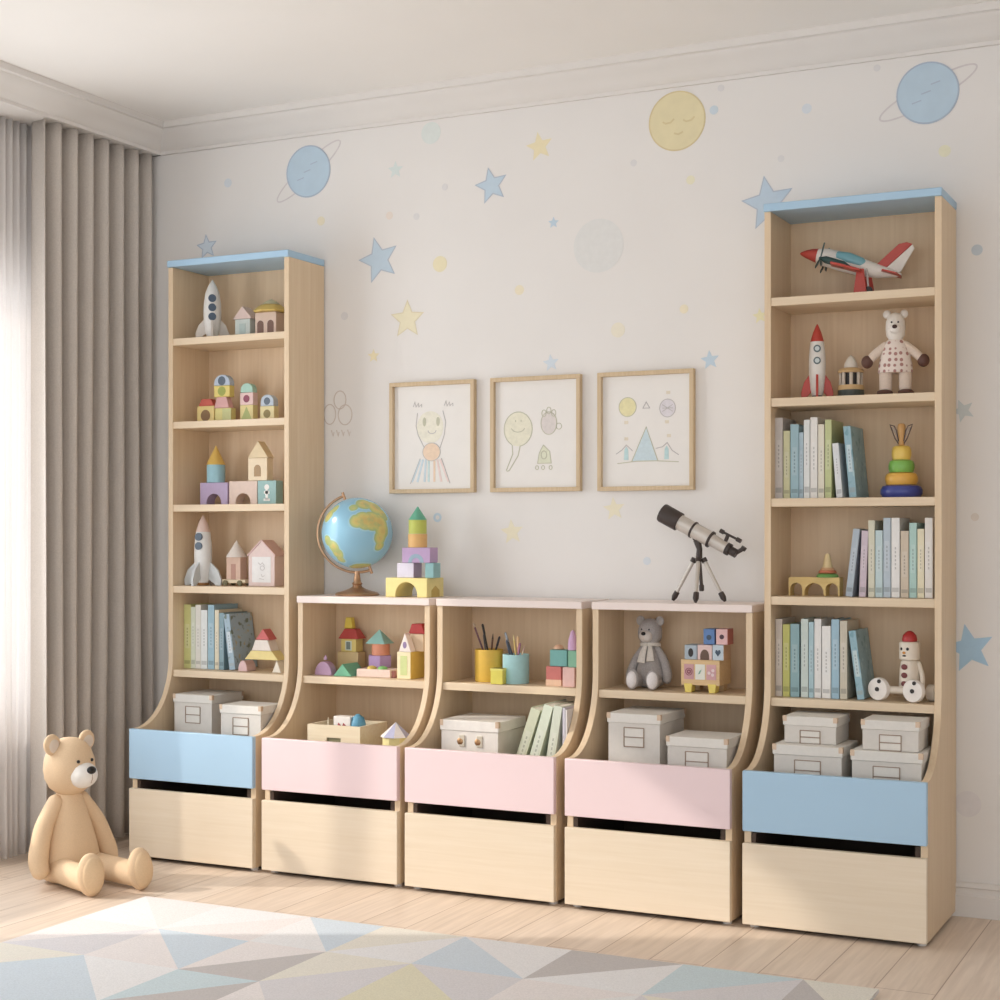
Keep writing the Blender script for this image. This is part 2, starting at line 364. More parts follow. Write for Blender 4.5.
planet(308.5, 171.5, 26, 'pale blue ringed planet decal on the wall above the left bookcase', .62, 1.75)
planet(927.7, 93, 31, 'pale blue ringed planet decal on the wall above the right bookcase', .42, 1.68)
x, z, k = wall_at(677, 121); r = 30*k
root = thing('moon_decal', 'big round yellow moon decal with a faint sleepy face high on the wall', 'wall decal', (x, 0, z))
b = MB(); b.disc(0, 0, r, -.0002, .0006, 0, 48); b.ring(0, 0, r-.004, r, -.0006, .0006, 1, 48)
b.build('moon_disc', [mat('decal_moon', (233, 221, 182), .85, 0, .03, 25), mat('decal_moon_line', (222, 205, 160), .85)], root, smooth=False)
b = MB()
for cx_ in (-.3*r, .42*r): b.line([(cx_-.2*r, .02*r), (cx_-.1*r, -.05*r), (cx_+.08*r, -.03*r), (cx_+.2*r, .08*r)], .005, -.0006, .0006)
b.line([(-.1*r, -.4*r), (.05*r, -.45*r), (.22*r, -.38*r)], .005, -.0006, .0006)
b.build('moon_face', mat('decal_face', (222, 206, 160), .85), root, smooth=False)
OB, OY = (186, 196, 210), (230, 219, 188)
for a in [
 ('star_decal', 379, 260, 23, D_BL, 'largest blue star decal left of centre, up and right of the left bookcase', .25, OB),
 ('star_decal', 491.5, 185.6, 18, D_BL, 'blue star decal high on the wall left of the yellow moon, above the middle picture', .2, OB),
 ('star_decal', 768, 203, 27, (198, 214, 228), 'big pale blue star decal half hidden behind the top of the right bookcase', .15, OB),
 ('star_decal', 969.6, 648.6, 25, D_BD, 'strong blue star decal low on the wall right of the right bookcase', .2, None),
 ('star_decal', 539.5, 146.6, 15, D_YE, 'yellow star decal high on the wall between the blue star and the moon', .15, None),
 ('star_decal', 407.5, 319.5, 19, (239, 231, 202), 'pale yellow outlined star decal above the left picture', 0, OY),
 ('star_decal', 512, 532, 13, (239, 231, 206), 'pale yellow star decal just below the middle picture', .1, None),
 ('star_decal', 614, 509, 12, (239, 231, 206), 'pale yellow star decal just under the left corner of the mountain picture', .1, None),
 ('star_decal', 551, 363, 9, D_LB, 'small pale blue star decal touching the top of the middle picture', .1, None),
 ('star_decal', 710, 360, 10, D_BL, 'small blue star decal beside the top right corner of the mountain picture', .1, None),
 ('star_decal', 553.6, 222.7, 6, D_BL, 'tiny blue star decal beside the faint grey planet', 0, None),
 ('star_decal', 395.5, 170, 9, D_MI, 'faint mint star decal right of the left ringed planet', 0, None),
 ('star_decal', 373.6, 356, 7, D_YE, 'tiny yellow star decal just above the left picture frame corner', 0, None),
 ('star_decal', 963, 410.7, 12, (208, 214, 214), 'grey-mint star decal peeking out right of the right bookcase', .4, None),
 ('star_decal', 207, 247, 12, D_LB, 'pale blue star decal half hidden behind the top of the left bookcase', .1, OB),
 ('star_decal', 760, 316, 8, (238, 232, 196), 'yellow star decal cut off by the left edge of the right bookcase', .1, None),
 ('dot_decal', 431, 133, 11, D_MI, 'mint round decal just under the crown moulding, left of centre', 0, None),
 ('dot_decal', 598.5, 245.7, 27, (226, 227, 224), 'large faint grey-green planet disc decal in the middle of the wall', 0, None),
 ('dot_decal', 440, 264, 8, (239, 226, 180), 'yellow round decal right of the largest blue star', 0, None),
 ('dot_decal', 618, 330, 7.5, (239, 231, 206), 'pale yellow round decal above the mountain picture', 0, None),
 ('dot_decal', 519.4, 290, 5, D_YE, 'small yellow dot decal above the middle picture', 0, None),
 ('dot_decal', 321, 221, 4.5, D_YE, 'small yellow dot decal right of the left bookcase top, under the ringed planet', 0, None),
 ('dot_decal', 389.5, 215.6, 4, (236, 222, 210), 'tiny peach dot decal above the largest blue star', 0, None),
 ('dot_decal', 416.5, 216.5, 3.5, D_GR, 'tiny grey dot decal up and right of the largest blue star', 0, None),
 ('dot_decal', 445, 187, 3.5, D_GR, 'tiny grey dot decal left of the blue star above the middle picture', 0, None),
 ('dot_decal', 344.5, 316, 4, D_GR, 'tiny grey dot decal right of the left bookcase on the plain wall', 0, None),
 ('dot_decal', 714, 110, 4.5, D_BL, 'small blue dot decal right of the yellow moon', 0, None),
 ('dot_decal', 721, 88, 3.5, D_GR, 'tiny grey dot decal up and right of the yellow moon', 0, None),
 ('dot_decal', 690.6, 180, 4.5, (238, 232, 196), 'small yellow dot decal straight below the yellow moon', 0, None),
 ('dot_decal', 633.7, 163, 3.5, D_GR, 'tiny grey dot decal down and left of the yellow moon', 0, None),
 ('dot_decal', 684, 309, 4.5, D_YE, 'small yellow dot decal high above the mountain picture right corner', 0, None),
 ('dot_decal', 806.8, 108.7, 5, D_LB, 'pale blue dot decal between the moon and the right ringed planet', 0, None),
 ('dot_decal', 877, 68, 3.5, D_GR, 'tiny grey dot decal above the ring of the right ringed planet', 0, None),
 ('dot_decal', 781, 158.6, 3.5, D_GR, 'tiny grey dot decal above the star behind the right bookcase', 0, None),
 ('dot_decal', 944.6, 151, 6, (238, 232, 196), 'yellow dot decal between the right ringed planet and its bookcase', 0, None),
 ('dot_decal', 977, 250, 5.5, (188, 202, 214), 'grey-blue dot decal right of the right bookcase, near its top', 0, None),
 ('dot_decal', 975, 517, 4, (222, 210, 200), 'tiny tan dot decal right of the right bookcase, mid height', 0, None),
 ('dot_decal', 968, 804, 13, (227, 222, 223), 'faint grey round decal low on the wall right of the right bookcase', 0, None),
 ('dot_decal', 228, 183, 4.5, D_LB, 'small blue dot decal above the left bookcase', 0, None),
 ('dot_decal', 647, 561, 4, D_LB, 'small pale blue dot decal left of the telescope tripod', 0, None),
]: decal(*a)
x, z, k = wall_at(437.5, 517.5)
b = MB(); b.ring(0, 0, 2.2*k, 4.6*k, -.0002, .0006); tag(b.build('ring_decal', mat('decal_ring_blue', D_BL, .85), None, (x, 0, z), smooth=False), 'small blue ring decal beside the green-tipped block tower', 'wall decal')
x, z, k = wall_at(340, 412)
b = MB()
for cx_, cz_, rx, rz in ((-12, -2, 7, 10), (0, 12, 7, 9), (6, -3, 8, 10)):
    pts = [((cx_+rx*math.cos(2*PI*i/24))*k, (cz_+rz*math.sin(2*PI*i/24))*k) for i in range(25)]; b.line(pts, 0.0032, -.0002, .0006)
for dx in (-10, -4, 2, 9): b.line([(dx*k, -18*k), ((dx+2)*k, -24*k), ((dx+3)*k, -20*k)], 0.0032, -.0002, .0006)
tag(b.build('flower_decal', mat('decal_sepia', (214, 202, 192), .85), None, (x, 0, z), smooth=False), 'thin brown line drawing of a flower on the wall right of the left bookcase', 'wall decal')

# ------------------------------------------------------------------ pictures
M_PRINT = mat('print_paper', (240, 236, 231), .8, 0, .01, 20)
def picture(x0, x1, z0, z1, label):
    r = thing('picture_frame', label, 'picture', ((x0+x1)/2, -.001, z0), 'framed children drawings on the wall')
    hw, h = (x1-x0)/2, z1-z0; t = .0125
    b = MB(); b.box(-hw, hw, -.02, 0, 0, t); b.box(-hw, hw, -.02, 0, h-t, h); b.box(-hw, -hw+t, -.02, 0, t, h-t); b.box(hw-t, hw, -.02, 0, t, h-t)
    b.build('frame', OAKF, r, bev=.001)
    MB().box(-hw+t, hw-t, -.006, -.002, t, h-t).build('paper', M_PRINT, r, smooth=False)
    return r
def sk(pts): return [(p[0], p[1]) for p in pts]
def ell(cx, cz, rx, rz, a0=0, a1=2*PI, n=24): return [(cx+rx*math.cos(a0+(a1-a0)*i/n), cz+rz*math.sin(a0+(a1-a0)*i/n)) for i in range(n+1)]
INK = mat('crayon_grey', (198, 193, 191), .9); INKG = mat('crayon_olive', (200, 198, 176), .9)
def crayon(n, c):
    c = tuple(int(v*.68+q*.32) for v, q in zip(c, (238, 234, 229))); return mat('crayon_'+n, c, .9, 0, .05, 90)
p1 = picture(.717, 1.016, 1.143, 1.490, 'oak-framed drawing of a crayon figure with an orange ball, left of three pictures')
b = MB(); Yp = -.0062
b.prism(ell(-.01, .205, .047, .05), Yp-.0004, Yp, 'Y', 0)
b.line([(-.055, .25), (-.06, .21), (-.052, .18), (-.03, .14)], .0025, Yp, .0008, 1); b.line([(.035, .255), (.045, .22), (.04, .18), (.025, .14)], .0025, Yp, .0008, 1)
b.prism(ell(-.005, .128, .031, .028), Yp-.0008, Yp, 'Y', 2); b.line(ell(-.005, .128, .031, .028), .002, Yp, .0011, 1)
b.line(ell(-.003, .195, .014, .01, PI, 2*PI), .0022, Yp, .0011, 1)
for ex in (-.03, .018): b.prism(ell(ex, .222, .006, .014), Yp-.0009, Yp, 'Y', 3)
for k, (xa, xb, mi) in enumerate([(-.045, -.075, 4), (-.035, -.055, 4), (-.025, -.03, 4), (-.015, -.015, 5), (.005, .005, 2), (.015, .03, 6), (.025, .055, 6)]): b.line([(xa, .105), (xb, .035)], .007, Yp, .0006, mi)
b.line([(-.045, .108), (-.08, .03)], .002, Yp, .001, 1); b.line([(.03, .108), (.06, .03)], .002, Yp, .001, 1)
for sx in (-.07, .04):
    for q in range(3): b.line([(sx+.01*q, .27), (sx+.012*q+.006, .285-.004*q), (sx+.01*q+.01, .268)], .002, Yp, .0008, 1)
b.build('drawing', [crayon('pale', (238, 234, 214)), INK, crayon('orange', (240, 206, 172)), crayon('olive', (214, 208, 150)), crayon('blue', (196, 218, 232)), crayon('teal', (190, 220, 222)), crayon('rose', (240, 212, 206))], p1, smooth=False)
p2 = picture(1.071, 1.369, 1.143, 1.490, 'oak-framed drawing of a smiling yellow balloon face, middle of three pictures')
b = MB()
b.prism(ell(-.06, .19, .047, .052), Yp-.0004, Yp, 'Y', 0); b.line(ell(-.06, .19, .047, .052, -.45*PI, 1.35*PI), .0028, Yp, .0008, 1)
b.line([(-.053, .14), (-.06, .11), (-.09, .065), (-.098, .063)], .0028, Yp, .0008, 1); b.line([(-.08, .142), (-.078, .115), (-.1, .065)], .0028, Yp, .0008, 1)
b.line(ell(-.06, .195, .022, .014, 1.05*PI, 1.95*PI), .0025, Yp, .001, 1)
for ex in (-.068, -.05): b.line([(ex, .212), (ex, .218)], .003, Yp, .001, 1)
b.prism(ell(.042, .205, .026, .034), Yp-.0004, Yp, 'Y', 2); b.line(ell(.042, .205, .026, .034), .002, Yp, .0008, 1)
for q in (-1, 0, 1): b.line(ell(.042+q*.016, .243-abs(q)*.008, .007, .01), .002, Yp, .0008, 1)
b.line(ell(.075, .195, .009, .009), .002, Yp, .0008, 1)
b.prism([(.005, .085), (.05, .085), (.045, .12), (.024, .14), (.01, .115)], Yp-.0004, Yp, 'Y', 3); b.line([(.005, .085), (.05, .085), (.045, .12), (.024, .14), (.01, .115), (.005, .085)], .0022, Yp, .0008, 1)
b.line(ell(.026, .11, .009, .012), .003, Yp, .0009, 1)
for q in (0, .02, .045): b.line(ell(.003+q, .072, .005, .006), .0022, Yp, .0008, 1)
b.build('drawing', [crayon('butter', (236, 232, 204)), INKG, crayon('mauve', (218, 208, 204)), crayon('lime', (222, 226, 196))], p2, smooth=False)
p3 = picture(1.424, 1.722, 1.142, 1.490, 'oak-framed drawing of a blue mountain under a yellow sun, right of three pictures')
b = MB()
b.prism(ell(-.058, .245, .027, .028), Yp-.0004, Yp, 'Y', 0); b.line(ell(-.058, .245, .027, .028), .002, Yp, .0008, 1)
b.prism(ell(.066, .238, .024, .026), Yp-.0004, Yp, 'Y', 2); b.line(ell(.066, .238, .024, .026), .0022, Yp, .0008, 3)
for q in (-.01, 0, .01): b.line([(.05, .238+q), (.082, .238-q)], .002, Yp, .0009, 3)
b.line([(-.01, .24), (0, .258), (.011, .24), (-.01, .24)], .0025, Yp, .0008, 3)
b.prism([(-.045, .085), (.036, .087), (.002, .185)], Yp-.0004, Yp, 'Y', 4); b.line([(-.045, .085), (0, .185), (.036, .087)], .0028, Yp, .0008, 1)
b.line([(-.09, .08), (-.03, .086), (.03, .086), (.1, .082)], .0025, Yp, .0008, 1)
b.line([(-.094, .108), (-.075, .12), (-.062, .134), (-.042, .116)], .0025, Yp, .0008, 3); b.line([(.03, .122), (.05, .126), (.065, .138), (.08, .115), (.1, .102)], .0025, Yp, .0008, 3)
for ex in (-.062, .063): b.prism([(ex-.007, .09), (ex+.007, .09), (ex+.006, .12), (ex, .13), (ex-.006, .12)], Yp-.0004, Yp, 'Y', 5)
for ex, ez in ((-.062, .2), (-.062, .152), (.068, .283), (.064, .198), (.07, .158)): b.line([(ex-.006, ez), (ex+.006, ez)], .009, Yp, .0006, 6)
b.build('drawing', [crayon('sun', (236, 226, 160)), INKG, crayon('lilac', (220, 214, 222)), INK, crayon('sky', (196, 222, 232)), crayon('mint', (176, 216, 220)), crayon('sand', (228, 216, 190))], p3, smooth=False)

# ------------------------------------------------------------------ toy block helper
def blk(label, u1, u2, vt, Y, d, z0, m, shape='box', name='toy_block', cat='toy block', group=None, mats=None, bev=.0015):
    """block whose front face lies at Y between image columns u1..u2; returns (object, top z, half width, height, depth)"""
    Q = Y+d/2 if shape in ('cyl', 'cone', 'dome', 'hex', 'pyr') else Y
    x0, x1 = px(u1, Q), px(u2, Q); xc = (x0+x1)/2; hw = (x1-x0)/2; h = pz((u1+u2)/2, vt, Q)-z0
    b = MB(); f, k = -d/2, d/2
    if shape == 'box': b.box(-hw, hw, f, k, 0, h)
    elif shape == 'arch':
        ar = hw*.52; n = 12; hz = min(h*.78, ar*1.25)
        poly = [(-hw, 0), (-ar, 0)]+[(-ar*math.cos(PI*i/n), hz-ar+ar*math.sin(PI*i/n)) if hz > ar else (-ar*math.cos(PI*i/n), hz*math.sin(PI*i/n)) for i in range(n+1)]+[(ar, 0), (hw, 0), (hw, h), (-hw, h)]
        b.prism(poly, f, k)
    elif shape == 'cyl': b.cyl(hw, 0, h); bev = 0
    elif shape == 'cone': b.lathe([(hw, 0), (hw*.97, .001), (.001, h)])
    elif shape == 'tri': b.prism([(-hw, 0), (hw, 0), (0, h)], f, k)
    elif shape == 'trap': b.prism([(-hw, 0), (hw, 0), (hw*.62, h), (-hw*.62, h)], f, k)
    elif shape == 'pyr': b._add([(-hw, f, 0), (hw, f, 0), (hw, k, 0), (-hw, k, 0), (0, 0, h)], [(0, 3, 2, 1), (0, 1, 4), (1, 2, 4), (2, 3, 4), (3, 0, 4)])
    elif shape == 'hip':
        q = .55; b._add([(-hw, f, 0), (hw, f, 0), (hw, k, 0), (-hw, k, 0), (-hw*q, f*q, h), (hw*q, f*q, h), (hw*q, k*q, h), (-hw*q, k*q, h)], [(0, 3, 2, 1), (4, 5, 6, 7), (0, 1, 5, 4), (1, 2, 6, 5), (2, 3, 7, 6), (3, 0, 4, 7)])
    elif shape == 'round':
        n = 12; poly = [(-hw, 0), (hw, 0)]+[(hw*math.cos(PI*i/n), h-hw*.9+hw*.9*math.sin(PI*i/n)) for i in range(n+1)]
        b.prism(poly, f, k)
    elif shape == 'half':
        n = 14; b.prism([(hw*math.cos(PI*i/n), h*math.sin(PI*i/n)) for i in range(n+1)], f, k)
    elif shape == 'dome': b.lathe([(hw*math.cos(PI/2*i/8)+.0005, h*math.sin(PI/2*i/8)) for i in range(9)])
    elif shape == 'hex': b.lathe([(hw, 0), (hw, h)], seg=6)
    o = b.build(name, mats or m, None, (xc, Y+d/2, z0), bev)
    tag(o, label, cat, group)
    return o, z0+h+.0005, hw, h, d
def spot(o, x, z, r, m, name='window', d=None, rz=None, t=.0008):
    # round plate on the front of a block (d = block depth)
    return MB().disc(x, z, r, -d/2+.0002, t, 0, 20, rz).build(name, m, o)
def plate(o, x0, x1, z0, z1, m, name, d, t=.0008):
    return MB().box(x0, x1, -d/2-t, -d/2+.0002, z0, z1).build(name, m, o, smooth=False)

# ------------------------------------------------------------------ rockets
def rocket(label, u1, u2, vt, Y, z0, body, nose, fin, wins, ub, group='toy rockets', base=None, wf=None, rz=.62):
    x0, x1 = px(u1, Y), px(u2, Y); xc = (x0+x1)/2; fr = (x1-x0)/2*(.88 if rz > .5 else 1); H = pz((u1+u2)/2, vt, Y)-z0
    br = (px(ub[1], Y)-px(ub[0], Y))/2
    r = thing('toy_rocket', label, 'toy rocket', (xc, Y, z0), group, rz)
    b = MB(); zs = .03*H+.0
    prof = [(br*.62, .04*H), (br*.8, .12*H), (br*.97, .3*H), (br, .45*H), (br*.96, .6*H), (br*.8, .76*H)]
    b.lathe(prof); b.build('body', body, r)
    b = MB(); b.lathe([(br*.8, .76*H), (br*.74, .79*H), (br*.52, .88*H), (br*.22, .96*H), (.0008, H)]); b.build('nose', nose, r)
    MB().lathe([(br*.5, 0), (br*.62, .02*H), (br*.62, .05*H)]).build('engine', base or M_BRASS, r)
    a0 = PI/2+.35
    for k in range(4):
        a = [YAW*0-.0, PI/2, PI, 3*PI/2][k]
        poly = [(br*.7, .36*H), (fr*.82, .22*H), (fr, .08*H), (fr*.97, 0), (fr*.72, 0), (br*.6, .1*H)]
        MB().prism(poly, -br*.14, br*.14, 'Y', 0, R(a, 'Z')).build('fin', fin, r, bev=.001)
    for zf in wins:
        zz = zf*H; rr = br*.44
        f = MB(); m = T(0, -br*.9, zz) @ R(PI/2, 'X'); f.cyl(rr, -.002, br*.16, mi=0, m=m, seg=18)
        po = f.build('porthole', wf or M_DARKBLUE, r)
        if wf: MB().cyl(rr*.62, 0, br*.2, m=m, seg=16).build('porthole_glass', col(206, 216, 214), po)
    return r
M_DARKBLUE = col(58, 78, 100, .3); M_RED = col(200, 62, 48, .4); M_PINKW = col(232, 208, 200)
rocket('white toy rocket with three dark portholes on the top shelf of the left bookcase', 197, 228, 280, -.14, SH[0], col(226, 222, 216), col(226, 222, 216), col(206, 196, 186), (.36, .515, .67), (206, 220.5), base=TOYW)
rocket('white pink-nosed toy rocket with two dots, fourth shelf of the left bookcase', 186, 220.5, 515, -.14, SH[3], col(226, 226, 224), col(226, 196, 184), col(204, 208, 210), (.56, .69), (196, 210.5), rz=.1)
rocket('white toy rocket with red nose and red fins in the right bookcase', 801.6, 833, 324, -.13, SH[1], col(232, 226, 218), M_RED, M_RED, (.5, .66), (809, 825.5), base=M_DARK, wf=col(96, 112, 116), rz=.25)

# ------------------------------------------------------------------ left bookcase, block toys
G = 'wooden block toys in the left bookcase'
Y = -.13
o, z, hw, h, d = blk('pale teal house block under a pink point, top shelf of left bookcase', 235, 250, 319, Y, .045, SH[0], col(198, 208, 202), group=G)
plate(o, -hw*.4, hw*.4, .0, h*.75, col(178, 196, 192), 'door', d)
blk('pink pointed roof block on the pale teal house block, top shelf', 232.5, 251.5, 306, Y-.002, .05, z, col(218, 190, 180), 'tri', group=G)
o, z, hw, h, d = blk('pinkish pavilion block with two arched openings, top shelf of left bookcase', 255, 276, 312, Y, .055, SH[0], col(224, 196, 178), group=G)
for s in (-1, 1):
    MB().prism([(s*hw*.48-hw*.3, .004), (s*hw*.48+hw*.3, .004)]+[(s*hw*.48+hw*.3*math.cos(PI*i/10), h*.5+hw*.3*math.sin(PI*i/10)) for i in range(11)], -d/2-.0006, -d/2+.0002).build('archway', col(128, 92, 78), o)
ro = thing('toy_block', 'golden flared roof block on the pinkish pavilion block', 'toy block', ((px(254, Y)+px(279, Y))/2, Y+.0275, z), G)
rr = (px(279, Y)-px(254, Y))/2
MB().lathe([(rr*1.15, 0), (rr*1.2, .005), (rr*1.0, .014), (rr*.72, .024), (rr*.5, .026)], seg=8).build('eaves', col(222, 186, 92), ro)
MB().lathe([(rr*.62, .026), (rr*.45, .034), (.001, .044)], seg=8).build('peak', col(206, 200, 160), ro)
# second shelf
o, z, hw, h, d = blk('yellow block with a round hole under a red cap, second shelf of left bookcase', 197, 214, 406, Y, .027, SH[1], col(232, 206, 128), group=G)
spot(o, 0, h*.42, hw*.55, col(140, 104, 62), 'round_hole', d)
blk('red trapezoid cap on the yellow block with a round hole', 198.5, 213.5, 399, Y, .026, z, col(206, 86, 68), 'trap', group=G)
o, z, hw, h, d = blk('yellow-green block at the foot of the tall block stack, second shelf', 215, 231, 408, Y, .027, SH[1], col(226, 214, 132), group=G)
plate(o, -.002, hw, 0.0, h*.95, col(206, 206, 140), 'green_half', d)
o, z, hw, h, d = blk('pink block second from the bottom in the stack of four, second shelf', 214, 229, 397, Y, .027, z, col(226, 168, 164), 'trap', group=G)
o, z, hw, h, d = blk('yellow block with a green circle in the stack of four, second shelf', 214, 229.5, 385.5, Y, .027, z, col(230, 208, 110), group=G)
spot(o, 0, h*.5, hw*.5, col(160, 168, 70), 'circle', d)
o, z, hw, h, d = blk('blue rounded block with a dark circle topping the stack of four, second shelf', 214, 229.5, 374.5, Y, .027, z, col(182, 196, 216), 'round', group=G)
spot(o, 0, h*.42, hw*.48, M_DARKBLUE, 'circle', d)
o, z, hw, h, d = blk('yellow block with a green triangle, base of the green-tipped tower, second shelf', 240, 253, 405, Y, .027, SH[1], col(230, 212, 140), group=G)
MB().prism([(-hw*.8, h*.1), (hw*.8, h*.1), (0, h*.9)], -d/2-.0006, -d/2+.0002).build('triangle', col(176, 186, 110), o)
o, z, hw, h, d = blk('pink block with a maroon circle in the green-tipped tower, second shelf', 240, 253, 392.5, Y, .027, z, col(232, 196, 190), group=G)
spot(o, 0, h*.5, hw*.48, col(150, 66, 88), 'circle', d)
blk('mint rounded block topping the tower with a maroon circle, second shelf', 240.5, 252.5, 383, Y, .026, z, col(164, 206, 188), 'round', group=G)
o, z, hw, h, d = blk('small yellow block with a round hole under a blue dome, second shelf', 260, 274, 406, Y, .027, SH[1], col(234, 218, 160), group=G)
spot(o, 0, h*.45, hw*.5, col(150, 130, 70), 'round_hole', d)
o, z, hw, h, d = blk('small pale blue rounded block on the yellow block at the right end, second shelf', 260.5, 273.5, 394.5, Y, .027, z, col(186, 200, 214), 'round', group=G)
spot(o, 0, h*.42, hw*.48, M_DARKBLUE, 'circle', d)
# third shelf
o, z, hw, h, d = blk('purple arch block under the blue cylinder, third shelf of left bookcase', 200, 227.5, 482.6, Y, .045, SH[2], col(184, 162, 198), 'arch', group=G)
o, z, *_ = blk('light blue cylinder block on the purple arch, third shelf', 208.6, 223.5, 465, Y, .05, z, col(150, 198, 212), 'cyl', group=G)
blk('yellow cone block on the light blue cylinder, third shelf', 208, 224, 445.7, Y, .05, z, col(232, 190, 90), 'cone', group=G)
o, z, *_ = blk('pale pink arch block carrying the wooden house block, third shelf', 229, 257, 481, Y, .045, SH[2], col(228, 200, 184), 'arch', group=G)
o, zc, hw, h, d = blk('teal cube block with white figure marks at the right end, third shelf', 257.6, 276, 480.5, Y, .04, SH[2], col(150, 190, 188), group=G)
bm_ = MB(); bm_.disc(0, h*.72, hw*.26, -d/2+.0002, .0008); bm_.box(-hw*.3, hw*.3, -d/2-.0006, -d/2+.0002, h*.44, h*.56); bm_.box(-hw*.14, hw*.14, -d/2-.0006, -d/2+.0002, h*.2, h*.6); bm_.box(-hw*.34, hw*.34, -d/2-.0006, -d/2+.0002, h*.14, h*.24)
bm_.build('figure_mark', M_WHITE, o, smooth=False)
o, z, hw, h, d = blk('plain wood house block with an arched window, on the pale pink arch, third shelf', 248, 267, 458, Y, .034, max(z, zc), col(238, 216, 180), group=G)
MB().prism([(-hw*.36, h*.18), (hw*.36, h*.18)]+[(hw*.36*math.cos(PI*i/10), h*.5+hw*.4*math.sin(PI*i/10)) for i in range(11)], -d/2-.0006, -d/2+.0002).build('window', col(176, 140, 96), o)
blk('plain wood triangular roof block on the house block, third shelf', 247.5, 268, 440.8, Y-.002, .038, z, col(228, 204, 160), 'tri', group=G)
# fourth shelf: wagon tower and pink house
x0, x1 = px(221, Y), px(245, Y); hw = (x1-x0)/2; k = .0032
r = thing('toy_wagon', 'little wooden wheeled tower with a white cone roof, fourth shelf of left bookcase', 'toy', ((x0+x1)/2, Y+.02, SH[3]))
MB().box(-hw, hw, -.02, .02, .008, .02).build('chassis', col(232, 214, 178), r, bev=.002)
for sx in (-.6, .6):
    for sy in (-1, 1): MB().cyl(.009, -.003, .003, m=T(sx*hw, sy*.022, .009) @ R(PI/2, 'X'), seg=16).build('wheel', col(110, 100, 60), r)
MB().box(-hw*.58, hw*.58, -.018, .018, .02, .092).build('tower', col(214, 176, 152), r, bev=.001)
MB().box(-hw*.2, hw*.2, -.0186, -.0179, .02, .07).build('doorway', col(186, 136, 116), r, smooth=False)
MB().lathe([(hw*.72, .092), (hw*.7, .095), (.001, .146)]).build('roof', col(226, 216, 206), r)
x0, x1 = px(248.5, Y), px(274.5, Y); hw = (x1-x0)/2; d = .06
r = thing('toy_house', 'pink gabled toy house with a white drawn front panel, fourth shelf of left bookcase', 'toy house', ((x0+x1)/2, Y+d/2, SH[3]))
MB().prism([(-hw, 0), (hw, 0), (hw, .098), (0, .144), (-hw, .098)], -d/2, d/2).build('body', col(226, 200, 194), r, bev=.001)
MB().prism([(-hw*.72, .012), (hw*.72, .012), (hw*.72, .094), (-hw*.72, .094)], -d/2-.0008, -d/2+.0002).build('front_panel', col(230, 228, 226), r)
b = MB(); b.line([(-.012, .075), (-.004, .068), (.004, .075), (.012, .066)], .002, -d/2-.0008, .0006); b.line(ell(.004, .058, .008, .007), .002, -d/2-.0008, .0006); b.line([(.0, .038), (.004, .03), (.012, .034)], .002, -d/2-.0008, .0006); b.line([(-.008, .024), (.01, .022)], .002, -d/2-.0008, .0006)
b.build('drawing', INK, r, smooth=False)
for s in (-1, 1):
    a = math.atan2(.046, hw); L_ = math.hypot(hw, .046)+.004
    MB().box(0, L_, -d/2-.003, d/2+.002, 0, .004, m=T(0, 0, .1445) @ (R(a, 'Y') if s > 0 else R(PI, 'Z') @ R(a, 'Y'))).build('roof_panel', col(222, 184, 178), r)
# fifth shelf pyramid
Y = -.165
G2 = 'pyramid of blocks in the left bookcase'
blk('pink lying cylinder block under the left end of the block pyramid, fifth shelf', 238, 247, 660.6, Y, .05, SH[4], col(222, 184, 182), 'half', group=G2)
o, z, *_ = blk('white small triangle block under the right end of the block pyramid, fifth shelf', 272, 281, 660.6, Y, .045, SH[4], col(236, 226, 208), 'tri', group=G2)
o, z, *_ = blk('yellow trapezoid block forming the pyramid base, fifth shelf of left bookcase', 244.5, 278, 651, Y, .05, z, col(234, 212, 134), 'trap', group=G2)
o, z, *_ = blk('white trapezoid block in the middle of the block pyramid, fifth shelf', 251.5, 271, 640, Y+.002, .046, z, col(232, 218, 206), 'trap', group=G2)
blk('red triangle block at the tip of the block pyramid, fifth shelf', 255.5, 269.5, 629, Y+.004, .044, z, col(210, 96, 92), 'tri', group=G2)

